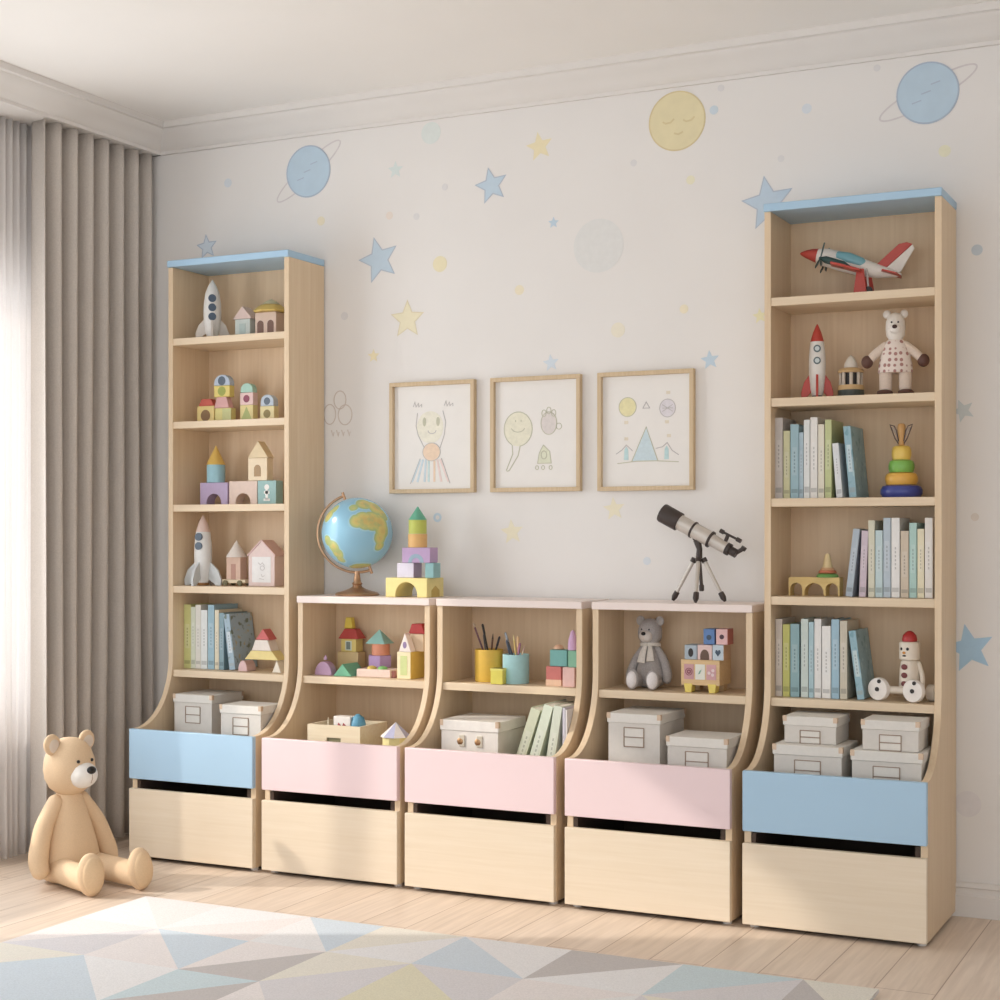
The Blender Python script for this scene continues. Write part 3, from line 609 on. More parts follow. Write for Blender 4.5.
# ------------------------------------------------------------------ books
def book(label, u0, u1, vt, Y, z0, c, group, depth=.13, lean=0, bands=True, ut=None, cover=None, name='book'):
    """u0..u1: spine at its foot; ut: image column of the spine's left edge at its top when it leans"""
    x0, x1 = px(u0, Y), px(u1, Y); w_ = x1-x0-.0012; H = pz(u0, vt, Y)-z0; a = 0
    if ut is not None:
        a = math.atan2(px(ut, Y)-x0, H); H = H/math.cos(a)
    if a > 0: piv = x1
    else: piv = x0
    r = thing(name, label, 'book', (piv, Y, z0+.0004), group); r.rotation_euler = (0, a, 0)
    xa, xb = (-w_, 0) if a > 0 else (0, w_); tb = min(.0022, w_*.16)
    c = tuple(int(v*.82+q_*.18) for v, q_ in zip(c, (222, 216, 206))); cm = cover or col(*c); lightc = tuple(min(255, int(v*.8+48)) for v in c); dk = tuple(int(v*.84) for v in c)
    b = MB(); b.box(xa, xa+tb, 0, depth, 0, H); b.box(xb-tb, xb, 0, depth, 0, H); b.box(xa+tb, xb-tb, 0, tb, 0, H)
    if bands:
        q = random.random(); e = w_*.2
        b.box(xa+e, xb-e, -.0004, .0002, H*(.30+.1*q), H*(.68+.1*q), 1); b.box(xa+e*.5, xb-e*.5, -.0004, .0002, H*.07, H*(.12+.03*q), 2)
        for i in range(6): b.box(xa+w_*.42, xb-w_*.42, -.0006, 0, H*(.34+.1*q+.05*i), H*(.37+.1*q+.05*i), 2)
    b.build('cover', [cm, col(*lightc), col(*dk)], r, smooth=False)
    MB().box(xa+tb, xb-tb, tb, depth-.003, .002, H-.002).build('pages', M_PAGE, r, smooth=False)
    return r
def speckle(name, base, spots):
    m = bpy.data.materials.new(name); m.use_nodes = True; nt = m.node_tree; b = nt.nodes['Principled BSDF']; b.inputs['Roughness'].default_value = .5
    tc = nt.nodes.new('ShaderNodeTexCoord'); n = nt.nodes.new('ShaderNodeTexNoise'); n.inputs['Scale'].default_value = 38; n.inputs['Detail'].default_value = 2
    r = nt.nodes.new('ShaderNodeValToRGB'); cr = r.color_ramp; cr.elements[0].position = .34; cr.elements[0].color = lin(spots[0]); cr.elements[1].position = .42; cr.elements[1].color = lin(base)
    e = cr.elements.new(.6); e.color = lin(base); e = cr.elements.new(.66); e.color = lin(spots[1])
    nt.links.new(tc.outputs['Object'], n.inputs['Vector']); nt.links.new(n.outputs['Fac'], r.inputs['Fac']); nt.links.new(r.outputs['Color'], b.inputs['Base Color']); return m
COVER1 = speckle('picture_cover_grey_blue', (160, 182, 196), ((112, 124, 112), (178, 170, 140)))
COVER2 = speckle('picture_cover_blue', (150, 184, 196), ((120, 160, 172), (176, 204, 208)))
def row(items, Y, z0, group, where):
    for it in items:
        u0, u1, vt, c, lab = it[:5]; kw = it[5] if len(it) > 5 else {}
        book(lab+' '+where, u0, u1, vt, Y, z0, c, group, **kw)
row([
 (181, 184, 606, (150, 190, 192), 'thin teal book first from the left'),
 (184, 191, 604.5, (206, 208, 120), 'yellow-green book second from the left'),
 (191, 195.5, 607, (204, 214, 190), 'pale green slim book third from the left'),
 (195.5, 201, 605, (222, 220, 212), 'off-white book right of the pale green slim book'),
 (201, 207.5, 610, (228, 232, 234), 'white book left of the blue book'),
 (208, 214.4, 605, (136, 182, 206), 'blue tall book'),
 (214.8, 219, 610, (226, 214, 184), 'cream book right of the blue book'),
 (219.2, 224, 613, (110, 150, 166), 'dark teal book behind the leaning book'),
 (229.5, 235.5, 615, (188, 208, 222), 'grey-blue picture-covered book leaning left', dict(ut=223.4, cover=COVER1, depth=.125)),
], -.15, SH[4], 'books in the left bookcase', 'on the left bookcase fifth shelf')
row([
 (775, 783, 418, (198, 188, 182), 'grey-lilac tall book first from the left'),
 (783.5, 790.2, 431, (208, 206, 150), 'pale yellow-green book second from the left'),
 (790.5, 799, 424.5, (146, 190, 206), 'blue book third from the left'),
 (799.2, 803.6, 432.5, (160, 192, 212), 'slim light blue book right of the blue one'),
 (803.8, 810, 420, (232, 236, 236), 'white book with pale spine fifth from the left'),
 (810.4, 817.8, 417.5, (238, 234, 228), 'tallest white book in the middle'),
 (818.2, 824.6, 424.5, (228, 220, 196), 'cream book left of the green book'),
 (825, 831.8, 420, (190, 200, 128), 'olive green tall book'),
 (836.5, 843, 443.5, (222, 226, 230), 'thin short white book leaning left on the green book', dict(ut=832.2, depth=.1)),
 (849.5, 857, 426.5, (176, 208, 220), 'light blue broad-covered book leaning left at the end', dict(ut=843.2, cover=COVER2, depth=.14)),
], -.17, SH[2], 'books on the third shelf of the right bookcase', 'on the right bookcase third shelf')
row([
 (845, 852, 529.5, (164, 182, 198), 'grey-blue book leaning right at the left end', dict(ut=852.8)),
 (858.5, 865.5, 531, (206, 184, 200), 'lilac book tilting right against the row', dict(ut=861.3)),
 (868.3, 875, 520.5, (214, 210, 184), 'pale olive tall book'),
 (875.4, 883, 530.5, (184, 212, 216), 'short aqua book'),
 (883.4, 891, 518, (176, 196, 212), 'tall grey-blue book'),
 (891.4, 900, 518, (236, 234, 232), 'tall white book'),
 (900.6, 909, 531, (206, 186, 160), 'short tan book'),
 (909.4, 917, 523, (160, 206, 198), 'sea-green book'),
 (917.4, 924.5, 529, (232, 222, 184), 'cream yellow book'),
 (924.9, 933, 518, (234, 228, 222), 'tall white speckled book against the right side panel'),
], -.17, SH[3], 'books on the fourth shelf of the right bookcase', 'on the right bookcase fourth shelf')
row([
 (775.5, 782.5, 619, (204, 190, 176), 'beige-lilac book first from the left'),
 (782.8, 790, 624.5, (200, 198, 84), 'bright olive-yellow book'),
 (790.4, 799.5, 624, (130, 178, 188), 'teal-blue book'),
 (801, 808.5, 619, (202, 220, 214), 'pale mint tall book'),
 (808.8, 814, 622, (160, 200, 214), 'slim sky-blue book'),
 (814.4, 821.6, 619, (236, 234, 232), 'tall white book'),
 (822, 831, 626, (240, 238, 236), 'shorter white book'),
 (831.4, 839.5, 619.5, (144, 188, 214), 'clear blue book'),
 (840, 847.5, 621, (202, 192, 170), 'beige grey book'),
 (857.5, 864.8, 631.5, (178, 208, 212), 'aqua picture-covered book leaning left at the right end', dict(ut=848.6, cover=COVER2, depth=.14)),
], -.17, SH[4], 'books on the fifth shelf of the right bookcase', 'on the right bookcase fifth shelf')
row([
 (503.5, 513, 709, (204, 212, 176), 'pale green book leaning right, left end', dict(ut=530.5, depth=.15)),
 (518, 527.5, 705.5, (214, 226, 200), 'mint-white book leaning right, second from the left', dict(ut=543.5, depth=.15)),
 (540, 548.6, 706, (208, 218, 196), 'pale sage book leaning right, third from the left', dict(ut=553.6, depth=.15)),
 (562.6, 565.4, 708, (206, 202, 218), 'pale lilac book standing upright', dict(depth=.15)),
 (565.5, 567.3, 710, (232, 230, 232), 'white book against the right side panel', dict(depth=.15)),
], -.27, BIN, 'books in the middle low cabinet', 'in the middle low cabinet')

# ------------------------------------------------------------------ storage boxes
M_BOX = mat('grey_white_board', (218, 212, 204), .75, 0, .02, 90); M_BOXL = mat('lid_board', (228, 223, 215), .75, 0, .02, 90)
def storage_box(label, u0, u1, vt, Y, z0, d, group, m=(None, None), lidh=.026, clasp=False):
    x0, x1 = px(u0, Y), px(u1, Y); hw = (x1-x0)/2; H = pz((u0+u1)/2, vt, Y)-z0
    r = thing('storage_box', label, 'storage box', ((x0+x1)/2, Y+d/2, z0), group); e = .003; f = -d/2
    MB().box(-hw+e, hw-e, f+e, d/2-e, 0, H-.002).build('body', m[0] or M_BOX, r, bev=.001)
    MB().box(-hw, hw, f, d/2, H-lidh, H).build('lid', m[1] or M_BOXL, r, bev=.002)
    for sx in (-1, 1):
        for sy in (-1, 1):
            b = MB(); c = .010; t = .0008; X, Yy = sx*hw, sy*d/2
            b.box(min(X, X-sx*c), max(X, X-sx*c), Yy-t, Yy+t, H-lidh*.55, H+t); b.box(X-t, X+t, min(Yy, Yy-sy*c), max(Yy, Yy-sy*c), H-lidh*.55, H+t)
            b.prism([(X, Yy), (X-sx*c, Yy), (X, Yy-sy*c)], H-t, H+t, 'Z'); b.build('corner_bracket', M_COPPER, r, smooth=False)
    yb = f+e
    if not clasp:
        zc = H-lidh-.045 if H > .1 else (H-lidh)*.5; lw, lh = hw*.37, min(.026, (H-lidh)*.38)
        zc = H-lidh-.012-lh
        b = MB(); t = .0022
        for z_ in (-lh, 0, lh): b.box(-lw, lw, yb-.002, yb+.001, zc+z_-t/2, zc+z_+t/2)
        for s in (-1, 1): b.box(s*lw-t/2, s*lw+t/2, yb-.002, yb+.001, zc-lh, zc+lh)
        ho = b.build('label_holder', mat('holder_metal', (160, 138, 120), .4, .4), r, smooth=False)
        b = MB(); b.box(-lw+t, lw-t, yb-.0008, yb+.001, zc+t, zc+lh-t); b.box(-lw+t, lw-t, yb-.0008, yb+.001, zc-lh+t, zc-t); b.build('label_card', M_BOXL, ho, smooth=False)
    else:
        for sx in (-.3, .3):
            MB().lathe([(.009, -.001), (.011, .002), (.007, .004)], m=T(sx*hw, yb, H-lidh-.03) @ R(PI/2, 'X')).build('clasp', M_BRASS, r)
            MB().box(sx*hw-.004, sx*hw+.014, yb-.003, yb, H-lidh-.045, H-lidh-.012).build('hasp', col(206, 196, 176), r, bev=.001)
    return r
GB = 'grey-white lidded storage boxes'
storage_box('grey-white lidded storage box at back left behind the blue front of the left bookcase', 173, 212, 694.8, -.24, BIN, .17, GB)
storage_box('grey-white lidded storage box at the right, half behind the blue front of the left bookcase', 219.5, 261, 705.6, -.325, BIN, .12, GB)
storage_box('tall cream lidded storage box on the left in the low cabinet under the grey bear', 607, 660.5, 714, -.30, BIN, .20, GB)
storage_box('lower grey-white storage box on the right in the low cabinet under the grey bear', 666, 727.5, 737.8, -.345, BIN, .15, GB)
storage_box('white lidded box with two brass clasps beside the leaning books in the middle low cabinet', 440, 498.5, 721, -.30, BIN, .19, GB, (col(236, 228, 218), col(240, 233, 224)), .03, True)
# stacked boxes in the right bookcase
Yb = -.335
b1 = storage_box('lower storage box of the left stack behind the blue front of the right bookcase', 772.5, 842.5, 746, Yb, BIN, .17, GB)
zt = pz(807, 746, Yb)
storage_box('upper storage box of the left stack in the right bookcase', 783, 837, 717, Yb+.04, zt+.001, .14, GB, lidh=.024)
b1 = storage_box('lower storage box of the right stack behind the blue front of the right bookcase', 850.5, 922.5, 752, Yb, BIN, .16, GB)
zt = pz(886, 752, Yb)
storage_box('upper storage box of the right stack in the right bookcase', 861, 919.5, 721, Yb+.015, zt+.001, .13, GB, lidh=.024)

# ------------------------------------------------------------------ globe
def globe():
    Yg = -.11; c = at(357.2, 533, Yg); Rg = 35.3*.00312; zb = ZLOW
    r = thing('globe', 'blue desk globe on a bronze stand on the left pink cabinet', 'globe', (c.x, Yg, zb))
    cz = c.z-zb; rt = Vector((_cs, _sn, 0))
    V = Vector((CX-c.x, CY-Yg, CZ-c.z)).normalized(); Rv = Vector((0, 0, 1)).cross(V).normalized(); Uv = V.cross(Rv)
    m = bpy.data.materials.new('globe_map'); m.use_nodes = True; nt = m.node_tree; bs = nt.nodes['Principled BSDF']; bs.inputs['Roughness'].default_value = .22
    N = nt.nodes.new; L = nt.links.new
    tc = N('ShaderNodeTexCoord'); nz = N('ShaderNodeTexNoise'); nz.inputs['Scale'].default_value = 16; nz.inputs['Detail'].default_value = 4
    L(tc.outputs['Object'], nz.inputs['Vector'])
    blobs = [(-.02, .32, .18), (.2, .36, .25), (.42, .36, .27), (.62, .3, .26), (.7, .05, .22), (.64, -.14, .2), (.62, -.36, .15), (.2, .82, .24), (.5, .72, .26), (.7, .55, .2), (-.1, .72, .1),
             (-.82, -.22, .15), (-.66, -.38, .2), (-.56, -.56, .18), (-.46, -.74, .12), (-.8, .5, .2), (-.62, .68, .14), (.1, -.97, .3)]
    acc = None
    for x, y, rad in blobs:
        zz = math.sqrt(max(0, 1-x*x-y*y)); p = (Rv*x+Uv*y+V*zz)*Rg
        vm = N('ShaderNodeVectorMath'); vm.operation = 'DISTANCE'; L(tc.outputs['Object'], vm.inputs[0]); vm.inputs[1].default_value = p
        mm = N('ShaderNodeMath'); mm.operation = 'MULTIPLY_ADD'; L(vm.outputs['Value'], mm.inputs[0]); mm.inputs[1].default_value = -1/Rg; mm.inputs[2].default_value = rad
        if acc is None: acc = mm.outputs[0]
        else:
            mx = N('ShaderNodeMath'); mx.operation = 'MAXIMUM'; L(acc, mx.inputs[0]); L(mm.outputs[0], mx.inputs[1]); acc = mx.outputs[0]
    ad = N('ShaderNodeMath'); ad.operation = 'MULTIPLY_ADD'; L(nz.outputs['Fac'], ad.inputs[0]); ad.inputs[1].default_value = .2; L(acc, ad.inputs[2])
    sb = N('ShaderNodeMath'); sb.operation = 'ADD'; L(ad.outputs[0], sb.inputs[0]); sb.inputs[1].default_value = .39
    rp = N('ShaderNodeValToRGB'); cr = rp.color_ramp; cr.elements[0].position = .42; cr.elements[0].color = lin((150, 198, 222)); cr.elements[1].position = .47; cr.elements[1].color = lin((172, 212, 226))
    for pz_, cc in ((.485, (168, 190, 140)), (.54, (206, 204, 128)), (.61, (218, 200, 124)), (.7, (212, 188, 118))): e = cr.elements.new(pz_); e.color = lin(cc)
    L(sb.outputs[0], rp.inputs['Fac']); n2 = N('ShaderNodeTexNoise'); n2.inputs['Scale'].default_value = 34; n2.inputs['Detail'].default_value = 3; L(tc.outputs['Object'], n2.inputs['Vector'])
    r2 = N('ShaderNodeValToRGB'); r2.color_ramp.elements[0].position = .46; r2.color_ramp.elements[1].position = .6; r2.color_ramp.elements[0].color = (0, 0, 0, 1); r2.color_ramp.elements[1].color = (1, 1, 1, 1); L(n2.outputs['Fac'], r2.inputs['Fac'])
    lm = N('ShaderNodeValToRGB'); lm.color_ramp.elements[0].position = .49; lm.color_ramp.elements[1].position = .5; lm.color_ramp.elements[0].color = (0, 0, 0, 1); lm.color_ramp.elements[1].color = (.75, .75, .75, 1); L(sb.outputs[0], lm.inputs['Fac'])
    mu = N('ShaderNodeMath'); mu.operation = 'MULTIPLY'; L(r2.outputs['Color'], mu.inputs[0]); L(lm.outputs['Color'], mu.inputs[1])
    gm = N('ShaderNodeMix'); gm.data_type = 'RGBA'; L(mu.outputs[0], gm.inputs[0]); L(rp.outputs['Color'], gm.inputs[6]); gm.inputs[7].default_value = lin((172, 190, 132)); L(gm.outputs[2], bs.inputs['Base Color'])
    ob = MB(); ob.ball((0, 0, 0), Rg, seg=48, rings=28); ob.build('sphere', m, r, (0, 0, cz))
    # tilted axis in the plane facing the room
    al = math.radians(20); up = (Vector((0, 0, 1))*math.cos(al)-rt*math.sin(al)); sd_ = rt*math.cos(al)+Vector((0, 0, 1))*math.sin(al)
    c0 = Vector((0, 0, cz)); ra = Rg*1.11
    pts = [c0+up*(ra*math.cos(t))-sd_*(ra*math.sin(t)) for t in [PI*i/30 for i in range(31)]]
    MB().tube(pts, .0042, 10, up=(rt.y, -rt.x, 0)).build('meridian_arm', M_BRONZE, r)
    for s in (1, -1):
        MB().tube([c0+up*s*(Rg*.97), c0+up*s*(ra+.012)], .0045, 12).build('axis_pin', M_BRONZE, r)
    zl = cz-ra*math.cos(al)*1.0
    low = c0-Vector((0, 0, 1))*ra
    MB().lathe([(.067, 0), (.069, .004), (.064, .009), (.045, .014), (.028, .02), (.016, .026), (.013, .032), (.017, .036), (.012, .042), (.008, low.z-.002), (.008, low.z+.004)], (0, 0, 0), 36).build('stand', M_BRONZE, r)
globe()

# ------------------------------------------------------------------ blocks on top of the cabinets
GT = 'block tower on the left pink cabinet'
Y = -.17
o, z, hw, h, d = blk('yellow arch block, base of the tower beside the globe', 385.6, 427, 578, Y, .105, ZLOW, col(238, 220, 138), 'arch', group=GT)
MB().prism([(-.025, 0), (-.025, h*.35), (0, h*.6), (.025, h*.35), (.025, 0)], hw-.0005, hw+.0006, 'X').build('side_arch', col(204, 172, 78), o)
o, z2, hw, h, d = blk('pale lavender cube block left in the tower beside the globe', 397, 413.5, 563, Y+.01, .05, z, col(216, 210, 226), group=GT)
MB().box(hw, hw+.0006, -d/2, d/2, 0, h).build('side_face', col(186, 160, 192), o, smooth=False)
o, z2b, *_ = blk('teal cube block right in the tower beside the globe', 425, 433.5, 563, Y+.015, .045, z, col(140, 190, 192), group=GT)
o, z3, hw, h, d = blk('purple bridge block with a teal bow in the tower beside the globe', 402, 430, 547.6, Y+.012, .05, max(z2, z2b), col(194, 160, 204), group=GT)
b = MB(); b.ring(0, 0, hw*.3, hw*.55, -d/2+.0002, .0008, 0, 28, None, 0, 14); b.build('bow_mark', col(150, 178, 196), o)
o, z4, *_ = blk('orange cylinder block in the tower beside the globe', 409.3, 426, 534, Y+.015, .05, z3, col(238, 184, 108), 'cyl', group=GT)
o, z5, *_ = blk('lime cylinder block under the green tip beside the globe', 409.8, 425.6, 520, Y+.015, .05, z4, col(196, 204, 84), 'cyl', group=GT)
blk('green cone block at the tip of the tower beside the globe', 409.6, 425.8, 506.5, Y+.015, .05, z5, col(98, 182, 150), 'cone', group=GT)

# ------------------------------------------------------------------ left low cabinet
GC = 'wooden block toys in the left pink cabinet'; Z1 = SH[4]
o, *_ = blk('purple mound block at the left end of the shelf under the globe', 314.5, 331.5, 661.5, -.17, .03, Z1, col(186, 146, 178), 'half', group=GC)
MB().lathe([(.006, 0), (.005, .008), (.0008, .014)], (0, 0, .047)).build('knob', col(190, 152, 186), o)
blk('green triangular block lying in front of the red-roofed tower', 333, 351.5, 664, -.175, .09, Z1, col(112, 190, 150), 'tri', group=GC)
Yt = -.075
o, z, hw, h, d = blk('tan arch block, base of the red-roofed tower under the globe', 337.5, 358, 652, Yt, .045, Z1, col(226, 196, 138), 'arch', group=GC)
o, z, hw, h, d = blk('yellow block with a dark window in the red-roofed tower', 341, 356, 639, Yt, .042, z, col(230, 206, 112), group=GC)
plate(o, -hw*.42, hw*.42, h*.12, h*.85, col(216, 224, 206), 'window_surround', d); b = plate(o, -hw*.26, hw*.26, h*.2, h*.78, col(120, 136, 128), 'window', d, .0016)
o, z, *_ = blk('red hipped roof block on the yellow window block', 338, 358, 629, Yt-.003, .05, z, col(200, 70, 64), 'hip', group=GC)
blk('yellow chimney cone on the red hipped roof', 344, 352.5, 617.5, Yt+.015, .02, z, col(232, 204, 70), 'trap', group=GC)
o, z, hw, h, d = blk('pale pink tray block at the foot of the teal-roofed tower', 356.5, 390, 669.5, -.165, .07, Z1, col(232, 204, 190), group=GC)
for xx, cc in ((-.018, (214, 186, 84)), (.02, (126, 196, 108))):
    MB().lathe([(.015, 0), (.014, .006), (.006, .009), (.001, .01)], (xx, -.012, h), mi=0).build('disc', col(*cc), o)
o, z, *_ = blk('purple hexagonal block in the teal-roofed tower', 369, 391, 655, -.11, .065, z, col(186, 150, 202), 'hex', group=GC)
o, z, *_ = blk('orange cylinder block in the teal-roofed tower', 373, 388.5, 643.6, -.11, .06, z, col(228, 142, 108), 'cyl', group=GC)
blk('teal pyramid block topping the tower with the purple hexagon', 370, 389.5, 629, -.11, .06, z, col(142, 196, 186), 'pyr', group=GC)
blk('small maroon peg block between the pink tray and the yellow house', 391, 396, 671, -.155, .016, Z1, col(172, 108, 106), 'cyl', group=GC)
o, z, hw, h, d = blk('cream and yellow house block at the right end under the globe', 397, 410.5, 652, -.175, .085, Z1, col(240, 224, 178), group=GC)
plate(o, -hw*.5, hw*.5, h*.14, h*.86, col(206, 216, 142), 'window_panel', d)
MB().box(hw, hw+.0007, -d/2, d/2, 0, h).build('yellow_side', col(226, 190, 80), o, smooth=False)
o, zg, hw, h, d = blk('white gable block with a purple window on the yellow house block', 398.5, 411, 633, -.176, .03, z, col(238, 226, 218), 'tri', group=GC)
spot(o, 0, h*.36, hw*.3, col(150, 126, 168), 'window', d, h*.18)
o, z, *_ = blk('beige block behind the white gable under the red cap', 410.5, 423.5, 634, -.142, .045, z, col(222, 196, 164), group=GC)
blk('red trapezoid cap on the beige block at the right end under the globe', 408.5, 424.5, 624, -.142, .045, z, col(196, 56, 54), 'trap', group=GC)
# crate
x0, x1 = px(307.5, -.30), px(360, -.30); hw = (x1-x0)/2; hz = pz(333, 725.5, -.30)-BIN; d = .16
r = thing('crate', 'open cream wooden crate of toys behind the left pink front', 'crate', ((x0+x1)/2, -.30+d/2, BIN))
t = .008; sl = hw*.27; zc = hz-.045
b = MB(); b.box(-hw, -sl, -d/2, -d/2+t, 0, hz); b.box(sl, hw, -d/2, -d/2+t, 0, hz); b.box(-sl, sl, -d/2, -d/2+t, 0, zc-.008); b.box(-sl, sl, -d/2, -d/2+t, zc+.008, hz)
b.box(-hw, hw, d/2-t, d/2, 0, hz); b.box(-hw, -hw+t, -d/2+t, d/2-t, 0, hz); b.box(hw-t, hw, -d/2+t, d/2-t, 0, hz); b.box(-hw+t, hw-t, -d/2+t, d/2-t, 0, t)
b.build('body', wood('crate_wood', (241, 228, 200), (233, 216, 184), 'X', .55, 1.5), r)
MB().box(-sl+.001, sl-.001, -d/2+.004, -d/2+.006, zc-.008, zc+.008).build('handle_slot', col(132, 128, 92), r, smooth=False)
zf = BIN+t+.0008
blk('cream cone block standing in the open crate', 324, 332.5, 717.5, -.255, .03, zf, M_CREAM, 'cone', group='toys in the crate')
o, z, hw, h, d = blk('white block with red marks standing in the open crate', 333.5, 350, 716.5, -.26, .035, zf, col(238, 230, 222), group='toys in the crate')
for xx in (-.5, .1): MB().prism([((xx+.2)*hw-hw*.25, h*.66), ((xx+.2)*hw+hw*.25, h*.66), ((xx+.2)*hw+hw*.2, h*.86), ((xx+.2)*hw-hw*.1, h*.9), ((xx+.2)*hw-hw*.25, h*.84)], -d/2-.0008, -d/2+.0002).build('red_mark', col(176, 76, 80), o)
xc = px(358, -.235); rr = .024; zz = pz(358, 714, -.235)
b = MB(); b.lathe([(.012, 0), (rr, .012), (rr, zz-zf-.03), (rr*.8, zz-zf-.012), (.004, zz-zf)]); tag(b.build('toy_block', col(92, 162, 196), None, (xc, -.235, zf)), 'blue rounded block standing in the open crate', 'toy block', 'toys in the crate')
# tent
Yt = -.30; x0, x1 = px(377, Yt), px(401, Yt); hw = (x1-x0)/2; z1 = pz(389, 738, Yt)-BIN; z2 = pz(389, 723.5, Yt)-BIN
r = thing('toy_tent', 'little toy tent with a white and lilac striped cone roof beside the crate', 'toy', ((x0+x1)/2, Yt+hw, BIN))
MB().lathe([(hw, 0), (hw, z1)], seg=8).build('base', col(236, 222, 150), r)
b = MB(); n = 8
for k in range(n):
    a, c = 2*PI*k/n+PI/8, 2*PI*(k+1)/n+PI/8; q = hw*1.16
    b._add([(q*math.cos(a), q*math.sin(a), z1), (q*math.cos(c), q*math.sin(c), z1), (0, 0, z2), (0, 0, z1)], [(0, 1, 2), (1, 0, 3)], k % 2)
b.build('roof', [col(236, 228, 224), col(178, 178, 208)], r, smooth=False)

# ------------------------------------------------------------------ middle low cabinet: pencils and cubes
def cup(label, u0, u1, vt, Y, c, sticks, group):
    x0, x1 = px(u0, Y+.04), px(u1, Y+.04); rr = (x1-x0)/2; H = pz((u0+u1)/2, vt, Y+.04)-Z1; xc = (x0+x1)/2; yc = Y+.04
    b = MB(); b.lathe([(rr*.97, 0), (rr, .003), (rr, H-.001), (rr-.001, H), (rr-.003, H-.001), (rr-.003, .004), (.001, .004)], seg=36)
    o = tag(b.build('pencil_cup', c, None, (xc, yc, Z1)), label, 'pencil cup', group)
    for (u, v, dx, dy, rad, cc, tip, nm, lb) in sticks:
        top = Vector((px(u, yc), yc+dy*.012, pz(u, v, yc))); foot = Vector((xc+dx*rr*.7, yc+dy*rr*.5, Z1+.0065))
        d = (top-foot).normalized(); L_ = (top-foot).length
        r = thing(nm, lb, nm.split('_')[-1] if nm != 'paintbrush' else 'paintbrush', foot, 'pens and pencils in the cups'); r.rotation_euler = d.to_track_quat('Z', 'Y').to_euler()
        MB().cyl(rad, 0, L_-.016, seg=8).build('barrel', cc, r)
        if nm == 'paintbrush': MB().lathe([(rad*.9, L_-.016), (rad*1.5, L_-.008), (rad*1.2, L_-.003), (.0005, L_)], seg=10).build('bristles', tip, r)
        elif nm == 'pencil': MB().lathe([(rad, L_-.016), (rad*.35, L_-.003), (.0004, L_)], seg=8).build('tip', tip, r)
        else: MB().lathe([(rad*1.15, L_-.03), (rad*1.2, L_-.004), (rad*.7, L_)], seg=10).build('cap', tip, r)
    return o
K = col
cup('mustard yellow pencil cup on the middle cabinet shelf', 476.5, 502, 649, -.16, K(226, 180, 60), [
 (473, 622.5, .5, 0, .0028, K(120, 72, 84), K(206, 180, 150), 'paintbrush', 'maroon paintbrush with pale bristles, farthest left in the yellow cup'),
 (481.5, 624, .3, .5, .0030, K(40, 36, 38), K(36, 32, 34), 'pen', 'black pen standing tall in the yellow cup'),
 (484.5, 634, .1, -.4, .0026, K(96, 92, 96), K(60, 56, 58), 'pen', 'grey pen just right of the tall black pen in the yellow cup'),
 (492.5, 633.5, -.1, .3, .0028, K(112, 72, 50), K(70, 46, 34), 'pencil', 'brown pencil in the middle of the yellow cup'),
 (499, 636.5, -.3, .4, .0030, K(50, 44, 58), K(40, 36, 46), 'pen', 'dark violet pen at the right rim of the yellow cup')], 'pencil cups')
cup('light aqua pencil cup on the middle cabinet shelf', 504, 528, 654, -.18, K(164, 212, 214), [
 (504.5, 632.5, .4, .4, .0030, K(66, 76, 92), K(150, 160, 172), 'pen', 'slate blue pen with grey cap, farthest left in the aqua cup'),
 (507, 640, .1, -.3, .0028, K(52, 62, 84), K(60, 70, 90), 'pen', 'short navy pen in the aqua cup'),
 (513, 635, .3, .2, .0026, K(226, 196, 110), K(236, 214, 140), 'pencil', 'yellow pencil in the aqua cup'),
 (517, 636.5, .1, .5, .0034, K(214, 150, 120), K(232, 186, 130), 'pen', 'peach capped pen in the aqua cup'),
 (520, 643, -.1, 0, .0028, K(150, 92, 120), K(170, 110, 140), 'pen', 'plum pen in the aqua cup'),
 (524.5, 646, -.3, .2, .0026, K(220, 190, 150), K(200, 160, 150), 'pencil', 'pale wood pencil at the right rim of the aqua cup')], 'pencil cups')
o, z, hw, h, d = blk('small lemon yellow pot in front of the yellow pencil cup', 490.5, 502.5, 668.5, -.2, .03, Z1, col(236, 222, 84), name='toy_pot', cat='toy pot')
MB().box(-hw*1.05, hw*1.05, -d/2-.001, d/2+.001, h*.86, h).build('rim', col(240, 228, 110), o)
GD = 'coloured cubes on the middle cabinet shelf'
Y = -.17
o, z, hw, h, d = blk('red and peach cube at the lower left of the cubes by the aqua cup', 546, 561, 666.5, Y, .045, Z1, col(212, 116, 108), group=GD)
MB().box(-hw-.0006, hw+.0006, -d/2-.0006, d/2, 0, h*.32).build('peach_band', col(238, 194, 160), o, smooth=False)
o, z, *_ = blk('teal cube on the red and peach cube', 549.8, 567, 650, Y+.004, .045, z, col(112, 176, 170), group=GD)
blk('peach dome block on the teal cube', 554, 563.5, 644.5, Y+.015, .03, z, col(230, 180, 144), 'dome', group=GD)
o, z, *_ = blk('pink cube at the lower right beside the side panel, by the red cube', 562.5, 574.5, 667.5, Y-.015, .03, Z1, col(238, 190, 180), group=GD)
o, z, *_ = blk('green cube on the pink cube', 568, 577, 650.5, Y-.012, .024, z, col(128, 186, 154), group=GD)
xc = px(573, Y); b = MB(); q = .014; b.lathe([(q, 0), (q*1.02, .012), (q*.9, .03), (q*.62, .042), (q*.5, .05), (q*.2, .056), (.0005, .057)]); tag(b.build('toy_block', col(212, 166, 206), None, (xc, Y-.001, z)), 'lilac bullet-shaped block on the green cube', 'toy block', GD)

